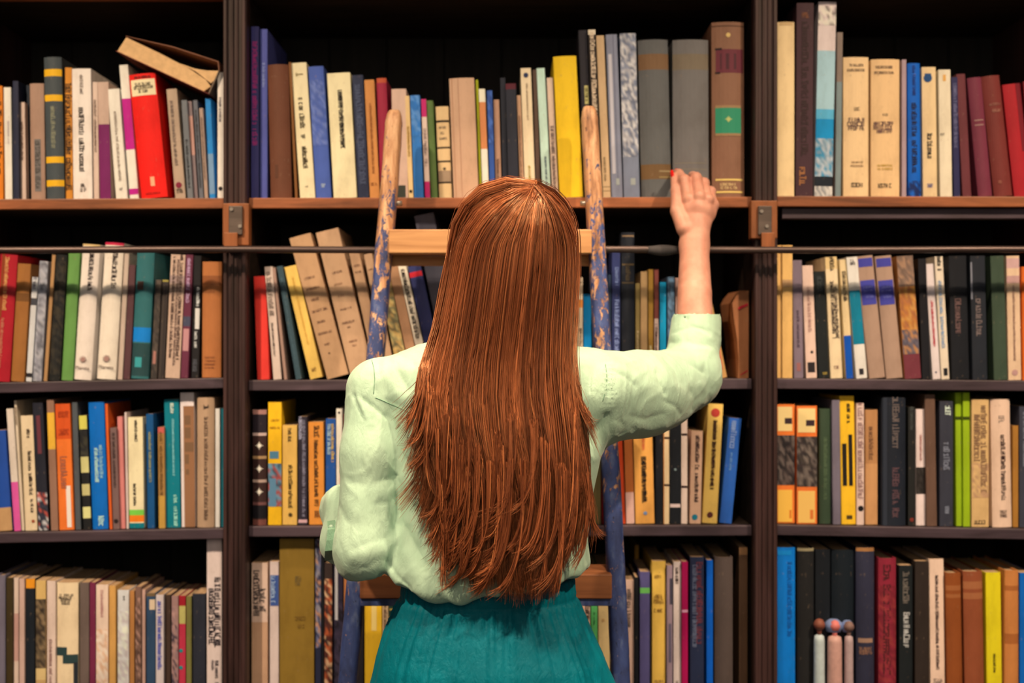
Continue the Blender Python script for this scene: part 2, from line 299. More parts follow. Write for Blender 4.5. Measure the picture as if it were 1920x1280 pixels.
# ------------------------------------------------------------------ books
# one line per book: x0 x1 top dx hex short description | features   (pixels at the spine plane)
#   flags: h hardback, s soft rounded spine, rNN recessed NN mm, fNN forward NN mm
#   Bv0-v1,hex band (some on the second shelf paint the rail's shadow)   Vu,v0-v1,size,hex upright lettering   Hv0-v1,u0-u1,hex line of lettering across
#   Ou,v,r,hex disc   Rv,hex raised band   Mv0-v1,hex,hex.. mottled print   Xu0-u1,v0-v1,hex patch   Su,v,r,hex star
BOOKS = {
'TL': '''
-12 7 161 -2 e8791c orange and black paperback|V.55,.05-.8,.6,2a1608
10 24 164 -3 f0d8cc plain white paperback|V.6,.3-.5,.25,c8a898
26 37 152 -2 2a2a38 slim navy volume|
39.5 50 192 -3 d8ad90 short buff booklet|V.4,.2-.6,.4,6a4a3a
50.5 57 160 -1 23272c thin black volume|r20
59 86 157 -3 ad7f63 tan clothbound book|s;X.3-.75,.48-.93,77665a;V.52,.5-.91,.3,4a4038
88.5 122 108 -6 4a4a46 grey book with yellow bands|h;B.085-.135,f0a81e;B.265-.31,f0a81e;B.70-.745,f0a81e;B.865-.91,f0a81e;V.5,.35-.65,.22,8a7f60
124 137 127 -2 d9822a orange book with black lettering|V.5,.12-.95,.75,3a2415
138 174 129 -3 f2d2b8 wide cream-white book|V.5,.05-.2,.14,8a705e;V.48,.3-.8,.24,2a1d18;H.88-.905,.35-.7,4a382e;H.915-.94,.4-.7,4a382e
176 186.5 154 -3 dcb294 slim buff book|V.5,.15-.6,.35,7a5a48
188 209 154 -5 cda083 purple and tan book|B.36-1,7a2050
218 240 167 -16 f1dcc3 ivory book|V.5,.2-.85,.2,a0846c;H.9-.92,.4-.7,6a5a50
244 261 122 -20.5 f0e4da white book with magenta blocks|B.25-.63,c41c78;B.92-.965,c41c78
266 316 139 -24 ee1a12 bright red book|s;X.04-.96,.045-.175,f2cf98;H.02-.035,.2-.8,3a0d08;H.075-.095,.2-.8,2a1812;H.10-.12,.15-.85,2a1812;H.13-.15,.3-.7,2a1812;X.42-.58,.83-.905,f0a070;H.955-.97,.2-.75,a01008
329 349 167 -17 bb9474 tan book with red seal|V.4,.1-.7,.25,7a6050;O.45,.875,.3,802030;H.91-.925,.2-.8,3a2a20;H.93-.945,.2-.8,3a2a20
352 363 188 -12 77706a grey booklet|V.5,.4-.9,.4,3d3a38
363.8 372 190 -12 8c6f66 grey booklet with salmon panel|B.15-.55,c98d76
374 382.5 188 -12 6d6664 slate booklet|V.5,.1-.9,.4,3a3634
383.5 391 203 -10 b98f74 thin tan booklet|V.5,.1-.8,.3,6a5040
393.5 404 185 -8.5 2a80b4 blue and grey booklet|B.55-1,7d93a4;B.95-1,2a80b4
408 421 136 0 efd2c8 narrow white book|V.4,.2-.4,.3,6a5a58;O.45,.92,.32,1c1416
''',
'TM': '''
471 486 50 0 3f3a66 blue book with pink lettering|V.5,.08-.7,.55,b03070
488 502 55 0 54548c tall violet-blue book|V.5,.2-.35,.3,9090b0
508 548 122 -6 6e3d28 brown leather book|h;X.25-.4,.75-.85,5e3422
553.5 558.5 117 -12 8a5228 thin brown folder|
563 592 118 -17 f3d29c cream book with tall title|V.5,.05-.1,.4,8a6f40;V.48,.26-.5,.28,4a3a24;V.5,.53-.57,.28,4a3a24;V.5,.62-.79,.28,4a3a24;V.5,.91-.93,.2,4a3a24
593 622 125 -15 4c5c98 faded blue book|s;M.1-.6,4c5c98,6d76a4,55639a;H.89-.92,.4-.65,c8c8d8
626 670 137 -13 f4d49c wide cream book|V.52,.14-.62,.16,141010;V.56,.15-.6,.1,141010
672 693 141 -12 2e3040 dark navy book|V.5,.08-.9,.5,4a4c5c
694 713 150 -11 d18242 orange-tan book|V.5,.2-.8,.2,9a5526;H.87-.89,.2-.8,8a4a20
714 733 147 -8 a2283a crimson book|h;B.0-.04,c05030
738 766 167 -4 d8a88a pinkish tan book|X.15-.85,.88-.99,39372c
766.5 776 180 -8 eab878 slim yellow-cream book|V.5,.3-.6,.4,b08040;O.5,.93,.35,302010
777 795.5 179 -8 3470a8 worn blue book|M.0-.4,3470a8,5a86b4,2d6aa4
797.5 807.5 186 -8 e8c0a4 cream booklet with magenta ends|B.0-.18,c82860;B.83-1,c82860;V.5,.3-.7,.5,a08070
809 821.5 189 -9 5f6f38 green clothbound book|h
824 848.5 200 -7 e3b37a banded cream book|s;B.15-.175,2a2018;B.44-.46,2a2018;B.59-.61,2a2018;B.70-.82,a58262;B.82-.84,2a2018;H.22-.24,.2-.8,7a604a;H.28-.3,.3-.7,7a604a;H.34-.36,.2-.8,7a604a;O.5,.68,.12,5a4632
851 898.5 147 -9 cf9a74 broad buff book|s;X.08-.12,.0-1,b9825f;X.33-.37,.0-1,ba8463
900 904.8 150 -8 b8b020 thin yellow-green folder|
905.5 918 167 -8 f0d6b8 white booklet with orange head|B.0-.12,eee0b0;B.12-.55,d8804a
919 929.5 170 -6 33508c slim royal blue book|M.0-.5,33508c,4664a0,2c4478
930.5 941.5 187 -5 b98464 slim russet-tan book|V.5,.6-.9,.4,6a4834
943 953 146 -5 26262c slim black book|
954 974 157 -6 2b2a30 black book with red fleck|B.0-.05,5a2028;X.1-.5,.86-.98,28408c
976 984 179 -7 cc946c thin tan paperback|V.5,.2-.9,.35,8a6048
985 1005 128 -9 efc99a cream book with round badge|O.5,.055,.24,28304a;V.55,.12-.4,.14,a08060;V.5,.75-.95,.2,b09040
1006 1014.5 131 -7 5c4233 thin dark brown book|
1018 1034 128 -12 c9d6cc pale blue-grey book|V.55,.68-.95,.2,3a4a58
1036 1048 146 -11 dfb494 slim blush book|V.5,.4-.95,.45,6a5048
1050 1094 106 -13 f2b81f large yellow book|s
1096.5 1113 57 -12 2b2629 black book with small label|X.45-.9,.33-.44,c8b068;V.68,.345-.43,.25,2a2210
1114.5 1129 56 -12 2a201c black book with cream lettering|V.55,.02-.98,.55,e0b890;B.0-.03,e8c8a0
1131 1146 67 -13 cfa070 slim tan book|V.4,.75-.9,.25,8a6a48;B.93-.935,8a6a48;B.955-.96,8a6a48
1147 1168.5 65 -11 8a8288 grey book with pale stripe|X.15-.45,.12-.85,c8b4ac;X.6-.65,.0-.9,5a5660;X.45-.75,.88-.92,a8a090
1170 1200.5 63 -8 87838a grey book with photo print|M.0-.75,87838a,d8c4b4,6f6c74,b4a49c;X.45-.75,.88-.92,a8a090
1203 1259.5 76 -7 625a52 dark grey leather volume|h;B.09-.19,7a5436;B.79-.885,74502f;X.6-1,.83-.84,9a7a50;X.6-1,.87-.875,a88850
1262 1329.5 76 -1 71645a grey-brown leather volume|h;B.09-.19,79634c;X.05-.95,.78-.783,8a7456;X.05-.95,.82-.823,8a7456;X.05-.95,.86-.863,8a7456
1335 1396 43 -1 8a5a40 brown leather book with green panel|h;B.02-.026,4a2c1c;X.12-.98,.155-.29,6a2a30;X.25-.75,.18-.27,4a2226;X.1-.3,.148-.16,241818;X.1-.25,.285-.295,241818;X.1-.9,.475-.49,9a7048;X.1-.9,.49-.635,2f8058;X.1-.9,.635-.65,9a7048;S.5,.555,.13,b8b060;O.5,.075,.07,d8a860;X.1-.95,.895-.905,e8b860;X.1-.95,.965-.975,e8b860;H.92-.932,.25-.75,e0b070;H.94-.952,.25-.78,e0b070
''',
'TR': '''
1457.5 1490 42 0 f0c084 tall plain cream book|s;X.1-.9,.0-.02,d0a068
1492 1524.5 6 2 472a2c tall dark brown book|V.5,.1-.8,.35,35201f;V.4,.84-.95,.35,a06034;H.05-.08,.3-.7,8a5030
1527 1561 4 8 c6aca0 white book with blue seascape|B.0-.25,e6c2ae;B.25-.55,a9bcc0;B.55-.60,5aa4b8;B.60-.70,0b84ab;M.70-.895,9ca4a2,7a8a90,b8b0a8,2a8098;B.895-.945,1c2026;M.945-1,e0c8b0,8a8078,c8b4a0;M.02-.12,f0dccc,e6c2ae,8a7468,f4e4d8
1566 1577 61 4 8a6f5c thin buff-grey book|B.3-1,7f8278
1581 1629 108 0 efba80 cream volume with brown lettering|s;H.05-.065,.2-.8,7a5a40;H.085-.1,.15-.85,7a5a40;H.36-.38,.42-.62,8a6a4a;H.435-.46,.15-.85,5e3f38;H.465-.49,.1-.85,5e3f38;H.495-.52,.2-.8,5e3f38;H.745-.757,.3-.8,a87c54;H.77-.782,.28-.8,a87c54;H.90-.925,.32-.82,2a1a14
1633 1687 112 0 eeb478 broad cream volume|s;H.05-.065,.15-.75,6a4a38;H.09-.105,.1-.8,6a4a38;H.395-.41,.4-.6,8a6a4a;H.455-.478,.1-.8,5e3838;H.482-.508,.08-.82,5e3838;H.512-.535,.2-.75,5e3838;H.765-.777,.22-.75,c09038;H.79-.802,.22-.75,c09038;H.905-.93,.25-.75,2a1a14
1691 1700 112 0 b28c86 thin mauve booklet|
1703 1727 119 -2 0d5aa8 bright blue book|s;V.5,.02-.25,.2,0a2c66;V.5,.3-.56,.35,0a1830;V.5,.58-.83,.35,0a1830;M.88-1,0d5aa8,0a2450,0a2450,0d5aa8
1731 1758 126 -3 edbd84 cream book with navy crest|O.42,.085,.3,1c4468;X.2-.66,.05-.085,1c4468;V.5,.51-.72,.3,30221c;H.895-.925,.3-.7,4a4878
1763 1786 131 -3.5 f1cfa4 pale cream book|H.5-.515,.1-.4,3a2a20;X.35-.6,.04-.09,e8a050
1789 1801 145 -5 2f2a48 slim indigo book|V.5,.05-.6,.5,6a6078
1805 1822 139 -12 6d2f30 slim maroon book|
1834 1861 146 -21 79303a maroon cloth book|h;X.2-.85,.355-.365,a07060;X.2-.85,.395-.405,a07060
1864 1899 143 -25 7a3028 brick-red cloth book|h;H.23-.245,.25-.85,9a5c48;H.28-.3,.35-.85,a86850;O.35,.88,.1,8c4836
1902 1936 158 -23 b01e24 scarlet book|s;X.7-1,.0-.6,7a1820
1938 1972 152 -20 7a1820 dark crimson book|
''',
'2L': '''
-34 -16 476 17 7a1418 dark red folio|
-14 19 478 15.5 b01c26 red book with gilt lettering|s;X.12-.3,.0-.5,8a3a1c;V.45,.02-.45,.2,d89050;V.4,.5-.9,.15,c87050
21 46 495 13 a3622e brown half-bound book|s;B.25-.32,7a4a24
49 60 520 12 d8c6c4 narrow white booklet|B.2-.27,4a4444;V.5,.0-.12,.5,7a6a6a;B.92-.96,2a2426
62 78.5 490 13 8f8280 grey worn booklet|M.0-1,8f8280,b4a49c,6f6664,a09490;B.0-.05,343a44
82 89 478 16 b98250 thin tan book|
92 113 478 14 26231f black ornamented book|h;M.05-.95,26231f,302a22,1e1c1a,3a3024
115.5 137 475 13.5 6c8f44 green book|s;B.24-.30,5f7c40
139 172 459 17 efceb2 cream book with sun emblem|h;V.6,.05-.35,.22,2a1c1c;B.0-.015,e0b070
182 217.5 456 16 efcfae second cream sun-emblem book|h;V.62,.06-.34,.22,2a1c1c;B.0-.02,c82840
221 230 476 13 c8a488 thin fawn book|
231.5 244 497 11 5c3836 slim maroon-brown book|
246 279 474 12 35645f teal book with blue band|h;X.1-.5,.23-.30,4a3028;B.595-.71,1878d0;X.2-.6,.83-.91,3d9088;B.72-.98,2c4440
283 294.5 525 9 4a3c32 worn dark-brown book|M.0-1,4a3c32,3a302a,5c4a3c;X.2-.7,.72-.85,a86a58
296 308 525 9 3c302a black-brown ribbed book|B.0-.02,a08840;X.3-.4,.05-1,574638
310 337.5 478 11 cfa283 tan book with close print|V.28,.02-.85,.18,5a3f34;V.56,.04-.9,.16,7a5a4a;V.78,.0-.85,.18,5a3f34;B.17-.235,a88474
339 353 478 10 6b2e3c maroon book with rose panels|V.5,.03-.4,.4,c090a0;X.1-.9,.6-.78,c08078;B.5-.58,4a4652
359 373 480 5 25201f black book with white lettering|X.35-.95,.43-.6,d8c4b0;V.7,.25-.42,.35,d8c8b8;V.5,.62-.76,.3,d8c8b8;H.85-.95,.2-.8,5a5454
379 415.5 491 1 b96a38 russet book|h;B.12-.20,96522c;H.82-.832,.15-.7,8a4a2c;H.85-.862,.15-.7,8a4a2c;H.88-.892,.15-.7,8a4a2c;H.91-.92,.15-.7,8a4a2c;H.25-.265,.15-.7,a05a34
''',
'3L': '''
-3 24 807 -13 26488c blue and tan book|s;B.77-1,c8905c
27 40 766 -15 e2c2a6 ivory book with pink foot|B.6-1,e0548c
41.5 46.5 751 -15 e0bd98 thin parchment book|V.5,.05-.2,.5,7a5c44
48 71 779 -9 e9c192 cream book with black title|V.6,.12-.2,.25,4a3424;V.62,.3-.7,.25,3a261a;V.65,.72-.85,.2,4a3424;O.7,.92,.14,a05030
73 92.5 755 -12 29262b black book with red figure|M.7-1,29262b,d8c4b8,b84838,35323a;X.3-.7,.1-.4,6a3034
96 110 749 -8.5 9a6a50 brown book with yellow block|B.1-.38,eca836
112 140 757 -8.5 f0702a vivid orange book|B.0-.28,d8501e;H.06-.11,.2-.9,a83818;H.2-.25,.2-.9,a83818;V.45,.42-.7,.4,a8583a;X.55-.85,.65-.98,f0d0c0
142 152.5 754 -7 55524f slim grey book|
157 172 779 -9 24211f black and yellow patterned book|B.0-.12,d8c050;B.36-.5,d8c078;B.6-.7,c8b070;B.8-.9,e0cc80;M.12-.36,24211f,40382a,24211f
174 204 754 -8 0f63a8 blue book with white script|s;V.42,.36-.64,.2,b8d0e4;V.72,.34-.62,.18,8ab0d8;V.6,.9-.99,.3,b8d0e4
206 211.5 757 -9 e05a22 thin orange-red booklet|
212.5 225 802 -6 7d5a50 mauve-brown booklet|V.5,.05-.6,.35,4a342e;O.5,.92,.35,2a1c1a
226 236 781 -6 d87a6c salmon booklet|
237.5 242 773 -4 dcb8a4 thin white leaflet|
243 271 782 -3 efcf9a cream book with coloured foot|V.55,.03-.22,.16,3a2c20;V.4,.6-.8,.16,3a2c20;B.835-.885,7cc043;B.885-.945,f0761c;B.945-.955,efcf9a;B.955-1,0f6f72
277 291 776 -3 1a4c74 slim deep blue book|V.5,.16-.6,.3,9a9060
298 310.5 801 -2 a8743c short ochre-brown book|V.5,.05-.68,.4,7a5028;B.68-1,c08a3c;B.0-.06,c8584a
312 339.5 749 -4 0b6f74 teal book with white lettering|V.55,.03-.12,.2,d8e8e0;V.6,.15-.6,.12,88c0c0;V.68,.74-1,.2,a8d8d4
341 367 736 -3 e8c8b8 brown book in white jacket|X.22-1,.1-1,94603e;X.3-.75,.17-.24,7a5438;X.3-.75,.26-.34,7a5438;X.3-.95,.37-.44,7a5438;X.3-.6,.46-.53,7a5438;X.35-.6,.57-.61,7a5438
370 402.5 745 0 b98c68 rounded tan book|h;V.55,.06-.1,.25,3a2a22;V.55,.15-.95,.18,6a4c38
404 412.5 766 0 e4cdbc slim white book|
415 423 766 0 156468 thin teal book|
''',
'BL': '''
-8 11 1078 0 75656a mauve-grey book|h
12 24.5 1083 0 42311a dark olive book|
26 35.5 1083 0 dcb498 slim shell-pink book|B.3-.7,c8907c
36.5 46.5 1085 0 d0a088 slim rose-buff book|
49 66 1085 0 1f2124 black book with orange head|B.0-.08,ec8c1e
67.5 86.5 1088 0 c8965c straw book with black print|B.0-.16,dca860;M.16-.75,5a4632,3a2c22,8a6a48,6a5238;B.75-.85,dcb070
88.5 104.5 1089 0 e4bba0 pale pink book|V.45,.5-.95,.3,a07060
107 147.5 1092 0 eec594 cream book with dark swoosh|s;H.1-.118,.12-.8,3a2a22;H.123-.14,.1-.75,3a2a22;H.145-.162,.2-.7,3a2a22;H.17-.188,.25-.65,3a2a22;X.0-.5,.565-.64,2c3c38;X.3-1,.63-.71,2c3c38;X.8-1,.7-.95,26282a
150 167.5 1092 0 6f574a taupe book|
168.5 179.5 1092 0 78283e burgundy book|
180.5 203.5 1096 0 ecc0a0 peach-white book|V.5,.05-.3,.2,c88878;M.4-1,ecc0a0,e0a880,ecc8a8
205 217.5 1098 0 d8964c amber book|
221 242.5 1106 0 d8c6ba mottled white book|M.2-1,d8c6ba,c8b0a4,e0d0c4;H.06-.09,.5-.7,2a2426
243.5 252.5 1108 0 b8743c caramel booklet|
254 265.5 1100 0 7f5846 brown booklet with pale flashes|M.1-.9,7f5846,5a3c30,b8846c,6a4838
266.5 273 1105 0 c8947c thin dusty-pink booklet|
275 291.5 1112 0 35485c slate-blue book|B.0-.03,7a5a38;X.35-1,.06-.16,e0b890
292.5 307.5 1115 0 ddbfb0 cream book with violet lettering|V.5,.05-.75,.45,5a58a0
309 320.5 1115 0 4a3428 umber book|
322 335 1117 0 a87a6c dusty book with dark spots|M.1-.9,a87a6c,b88474,3a3038,987068
336 348.5 1117 0 c83444 red book with green spots|B.0-.1,a82028;B.1-.28,c8b060;O.3,.55,.3,1f8078;O.3,.72,.3,1f8078
349.5 359.5 1118 0 7f7038 olive-yellow book|
361 385.5 1113 0 302e33 charcoal book|
388 416.5 1002 0 eac4ae tall white book with bold lettering|V.32,.34-.7,.34,2a2024;V.72,.27-.72,.34,2a2024;V.4,.78-.85,.15,6a5650;V.68,.79-.95,.2,5a4844
''',
'2M': '''
483 506 518 -7 e2382c bright red slipcover|s
513 528.5 500 -17 d8b298 cream-grey booklet|V.45,.05-.45,.5,7a6050;V.4,.5-.8,.2,4a3a30
533 539 503 -22 a87c66 thin rosy-brown booklet|
555 566.5 499 -36 3b4a4c dark green-grey book|V.5,.1-.9,.2,4f6062
582 606.5 499 -50 edb455 pale yellow book|V.5,.1-.7,.15,dca044;H.905-.94,.3-.7,7a4a20
614 657 442 -73 c48e62 tall tan book|H.29-.302,.2-.7,6a4230;H.365-.377,.15-.75,6a4230;H.44-.455,.25-.6,6a4230;H.52-.535,.15-.85,6a4230;H.6-.612,.2-.65,6a4230;H.68-.692,.15-.8,6a4230;H.76-.772,.3-.55,6a4230;O.4,.83,.04,2a1812
659 704 432 -68 c9946a taller tan book|H.28-.292,.3-.7,6a4230;H.36-.37,.25-.6,9a6a4a;H.44-.452,.3-.6,6a4230;H.53-.54,.25-.75,6a4230;H.62-.632,.2-.75,6a4230;H.655-.663,.35-.55,6a4230;H.75-.76,.3-.65,8a5a40;H.78-.79,.4-.6,8a5a40
706 726 473 -52 bd8a62 tan book against ladder|H.1-.112,.2-.8,6a4230;H.15-.162,.2-.8,6a4230
728 744 476 -46 bf8d66 narrow tan book|H.12-.13,.2-.8,6a4230
748 770 500 -42 c89a58 yellow-brown picture book|M.2-1,c89a58,8a7a50,d8b068,6a5a3c,b88a4c
772 791 500 -44 b07a54 brown-tan paperback|
793 809 498 -47 f0d0ac cream book with bold lettering|V.5,.03-.65,.45,221a18
811 836 498 -47 35365c navy book with red stripe|B.055-.10,c8242c
838 876 402 -62 4f474c tall grey book|r10
1066 1074.3 516 0 d8ae88 slim cream book|
1075 1084 520 0 e6bd94 cream book with red mark|B.22-.3,e06a3c;V.5,.5-.95,.5,7a5c48
1085 1093.5 520 0 eac49c cream book with orange mark|B.22-.3,ec8a3c;V.5,.5-.95,.5,7a5c48;O.5,.05,.2,3a2a20
1094.5 1110.5 551 0 0c82d0 glossy sky-blue book|V.5,.75-.95,.2,b8dcf4
1112 1138 500 0 2a3038 charcoal book behind ladder|
1140 1146.5 515 0 233040 thin blue-black book|
1147.5 1163.5 465 0 2f3356 tall navy book|V.6,.15-.3,.35,7a80a0;V.6,.4-.98,.45,8488a8
1165 1190.5 436 0 26262a tall black book with zigzag|h;X.05-.95,.02-.03,9a7450;X.05-.95,.215-.225,6a5030;X.05-.95,.34-.35,5a4630;V.5,.22-.34,.3,5a4630
1192 1200.5 531 0 9a7a44 slim olive-tan book|V.5,.5-.95,.4,d8b080
1201.5 1214.5 509 0 cf9a64 tan paperback|
1216 1225.5 505 0 bd8434 ochre booklet|V.5,.7-1,.4,e8c890
1227 1235.5 506 0 8a4438 maroon booklet with cream foot|B.45-1,e0b49c;V.5,.5-.95,.5,5a3028
1237.5 1249.5 529 0 0c86a4 turquoise book|V.5,.7-.95,.3,5a6a6c
1252 1265 519 0 4f5e6c grey-blue marbled book|M.0-1,4f5e6c,5f7484,3f4a54
1266.5 1277 521 0 c08a74 dusty pink book|
1352 1364.5 560 -30 c88a4c leaning tan booklet|V.5,.5-.9,.4,d86a50
''',
'3M': '''
474 500.5 768 0 3f2722 dark leather book with white stars|h;B.0-.04,a87060;B.04-.2,2a2024;B.2-.225,c8a08c;S.5,.31,.32,f0dccc;B.40-.425,b88858;S.5,.51,.32,f0dccc;B.605-.63,c09880;S.5,.71,.32,f0dccc;B.80-.825,7a4a42;B.83-.94,1e1a1c;B.95-1,7a4438
503 528.5 754 0 f2ae1c yellow book with painted figure|H.14-.155,.2-.9,a87018;H.2-.215,.15-.9,a87018;X.1-.8,.4-.46,4f7482;M.5-.85,5f7a84,6a8a94,a84438,3a4a54;X.1-.6,.62-.85,5c7c8c
530 557.5 797 0 e8ac52 amber book with black title|V.5,.03-.18,.2,5a4020;V.55,.4-.84,.24,4a3418;O.55,.9,.14,4a3418
559.5 576.5 781 0 332a30 black book with speckled lettering|V.25,.0-.22,.3,b8a8b0;V.65,.03-.93,.3,8a7c84;B.95-.98,d8a098
580 609 791 -2 e88a36 orange book with black title|V.55,.04-.16,.3,5a3418;V.5,.18-.82,.22,4a2c18;V.55,.87-.94,.3,7a4420
611 630 785 0 26508c royal blue book|V.35,.05-.35,.3,a8b8d0;V.72,.05-.42,.25,d8a850
631.5 643 766 -1 efd6cc thin white book|O.5,.035,.2,3a2e2c;V.6,.45-.75,.15,c89078
644.5 651 776 0 8a4436 thin brick booklet|
1113 1127 800 0 efcf7c pale yellow book by ladder|
1128 1134 800 0 c8242c thin red book by ladder|
1136 1150 812 0 5a2a20 oxblood book behind ladder|
1164 1173.5 800 -7 c8401c flame-orange booklet|
1174.5 1190.5 798 -5 b8602c orange and pink booklet|B.68-1,e0a48c
1192 1228 786 -5 ec9c48 broad orange book|V.52,.1-.3,.14,d8643a;V.5,.36-.82,.22,1c1410;V.54,.37-.8,.16,1c1410;O.52,.9,.1,7a88a0
1229.5 1242.5 784 0 1e1d20 slim jet-black book|V.5,.05-.15,.3,6a6a70
1244 1255.5 786 0 f0c28c slim cream bound book|B.17-.19,3a2018;B.62-.64,3a2018;X.0-.12,.0-1,c06a2c
1256.5 1276.5 770 0 1f1f21 black book with cream line|B.825-.855,efc4b0;O.5,.52,.12,8a9088
1277.5 1289.5 773 0 efc4a8 cream book with brown cords|B.19-.21,3a2220;B.66-.68,3a2220
1293 1314.5 808 4 e8ac84 peach book with black title|V.55,.05-.78,.3,4a302a;O.45,.93,.26,1f7884
1316.5 1345 757 12 eab356 golden book with red disc|O.5,.075,.3,b8382c;V.52,.14-.72,.22,3a1c14;V.55,.14-.7,.16,3a1c14;O.5,.93,.2,5a2820
1349 1372.5 784 19 2a5698 blue leaning book|V.45,.03-.3,.4,7a86a4;V.45,.33-.5,.15,6a8aa8
''',
'BM': '''
472 502.5 1055 0 c8926c tan book with large print|B.0-.45,dcae90;V.3,.06-.42,.34,4a3a34;V.68,.2-.42,.34,4a3a34
506 523 1053 0 dcb8a4 cream book with blue label|X.05-1,.1-.33,3c4f80;V.4,.11-.32,.4,a8b0c8
524.5 589.5 1010 0 8a6424 huge olive-brown volume|H.24-.30,.46-.62,6f5630;H.5-.52,.45-.75,74501e;H.55-.57,.5-.75,74501e
591.5 602.5 1010 0 2a2a3a dark book with lit print|M.0-.7,2a2a3a,6a6478,b87c58,3a3648,8a7a78
603.2 607.8 1030 0 1d1c1e thin black dotted booklet|
608.5 623.5 1055 0 3a2a24 dark book with orange painting|M.12-1,b8542c,5a2a20,e0a878,8a3c24,3a2420
624.5 643.5 1048 0 3c3240 violet-black book|X.2-.5,.05-.45,d8c4c8;M.3-.9,3c3240,4a3a48,2a2228
645 651.5 1080 0 cf7a44 thin copper booklet|
654 682 1060 0 332a2a brown-black book behind ladder|
684 716.5 1062 0 fcb528 wide golden-yellow book|X.4-.7,.2-.5,fcc870
717.5 728.5 1068 0 e0b080 slim tan lettered book|V.5,.1-.6,.5,6a4c38
729.5 753 1064 0 24382c dark green book with gold lines|B.25-.27,c0983c;B.32-.335,a8843c;B.38-.395,a8843c
755 782 1070 0 6a4a34 brown book behind trousers|
1060 1084 1075 0 b88a5c buff book behind trousers|
1085.5 1107 1062 0 eebc98 peach book with black lettering|V.75,.2-.6,.35,2a1c18;V.3,.25-.6,.25,c86a4a
1108.5 1121 1064 0 5fae5c leaf-green book|V.5,.35-.45,.2,2f6a34
1122 1144 1064 0 f4c480 yellow-cream book|H.4-.42,.3-.7,d8a060
1146 1169 1066 0 3a3236 dusky book behind ladder|
1171 1189 1087 0 c4967c buff book with grey title|V.5,.08-.42,.4,5a463c
1190.5 1197.8 1082 0 161618 thin matte-black book|f3
1190.5 1198.2 1022 0 c0802c thin tall ochre book|r150
1200 1219 1072 0 564a6c purple book with green band|B.13-.175,6aa84c
1223 1248.5 1052 0 f0b44c yellow book with brown lettering|s;H.105-.125,.15-.7,8a5a24;H.25-.28,.15-.8,8a5a24;H.285-.32,.1-.85,8a5a24;H.36-.38,.15-.75,8a5a24;H.895-.91,.15-.8,8a5a24;H.92-.935,.2-.7,8a5a24
1250.5 1261.5 1060 0 a88484 mauve booklet|X.5-1,.1-.3,4a4048;X.3-.8,.45-.75,6a5a64
1263 1277.5 1053 0 f0ccb4 pinkish-white book|V.45,.04-.17,.35,4a3630;V.5,.9-1,.3,6a5048
1278.5 1290.5 1053 0 b8144c magenta book|B.36-.38,e8a0ac
1294 1320.5 1044 0 2a2e42 navy book with maroon lettering|V.35,.06-.66,.3,6a6a78;V.68,.04-.66,.4,6a3038
1325 1337.5 1050 0 0c5cb4 slim vivid blue book|
1340 1374.5 1044 0 5c483e grey-brown rounded book|h
1386 1402 1026 0 5a3c28 worn dark book by post|s;X.0-1,.0-.05,8a5c38
''',
'2R': '''
1456 1466 460 0 ecab60 slim straw-yellow book|
1467 1486.5 460 0 efaf62 straw-yellow book|B.26-.315,c08c5c
1489 1507 488 -3 83686a grey-mauve book|V.5,.42-.75,.25,5a444a;X.3-.7,.87-.94,9a5a50
1512 1532.5 498 -8 e8b698 pink-cream book|V.5,.2-.6,.25,b07a68;O.6,.77,.14,2a1c1c;X.15-.85,.86-.95,2a2020
1535 1555.5 509 -9 20211f slim black book with gilt foot|H.945-.965,.4-.8,a88438;V.5,.05-.2,.4,3a3a36
1558 1580.5 482 -11 efc592 cream book with dark columns|B.0-.1,e8b878;V.55,.0-.12,.3,2a1c18;V.45,.2-.68,.25,4a382e;V.75,.25-.68,.25,4a382e;H.9-.92,.3-.8,8a5a48
1587 1600.5 487 -13 e9bd84 cream and blue book|V.5,.1-.36,.4,3a2a20;B.64-1,0d4c9c
1606 1627 482 -19 e8cfc0 white and teal book|B.275-.72,0f7484;H.02-.07,.3-.7,3a3030;X.3-.7,.92-.97,2a2426
1630 1660.5 480 -24 b08468 tan book with purple labels|s;X.05-.95,.02-.09,45408a;X.05-.95,.2-.40,45408a;H.25-.262,.2-.85,7a74a4;H.28-.292,.2-.8,7a74a4;H.33-.342,.3-.8,7a74a4
1662 1693.5 480 -22 b2866a second tan purple-label book|s;X.05-.95,.02-.09,45408a;X.05-.95,.2-.40,45408a;H.25-.262,.2-.85,7a74a4;H.28-.292,.2-.8,7a74a4;H.33-.342,.3-.8,7a74a4
1697 1728 480 -16 b87038 orange painted book|M.0-.25,7a5a48,a87858,8a6650;M.25-.6,c87a34,b86a34,d08c44,a86038;M.6-.8,6a5a5c,b87848,5a4c50;B.8-1,7a3438
1729.5 1745 485 -8 1e1b1d thin black album|
1749 1764 495 -14 eac8b6 white book with red title|V.5,.32-.72,.25,c8303c;O.45,.94,.12,2a3050
1765.5 1781 481 -13 ecc9a4 cream book with blue-grey title|V.5,.0-.12,.4,2a2420;V.45,.2-.75,.35,8a98a8;X.3-.8,.91-.97,1c1a1c
1785 1818 480 -6 1d1c1e wide black book|V.45,.35-.65,.3,6a4a42
1824 1852 480 -5 27272a black book with pale script|V.5,.35-.65,.35,7a6258;X.0-.1,.05-.35,8a8080
1864 1889.5 480 -7 414a36 olive-green book|
1891 1915.5 480 -4 ecb88c peach-tan book|B.16-.22,c89080;V.5,.24-.85,.15,9a6a54;O.5,.94,.24,c08878;B.02-.1,d8a090
1917.5 1932 500 -2 e0601c orange paperback at edge|
''',
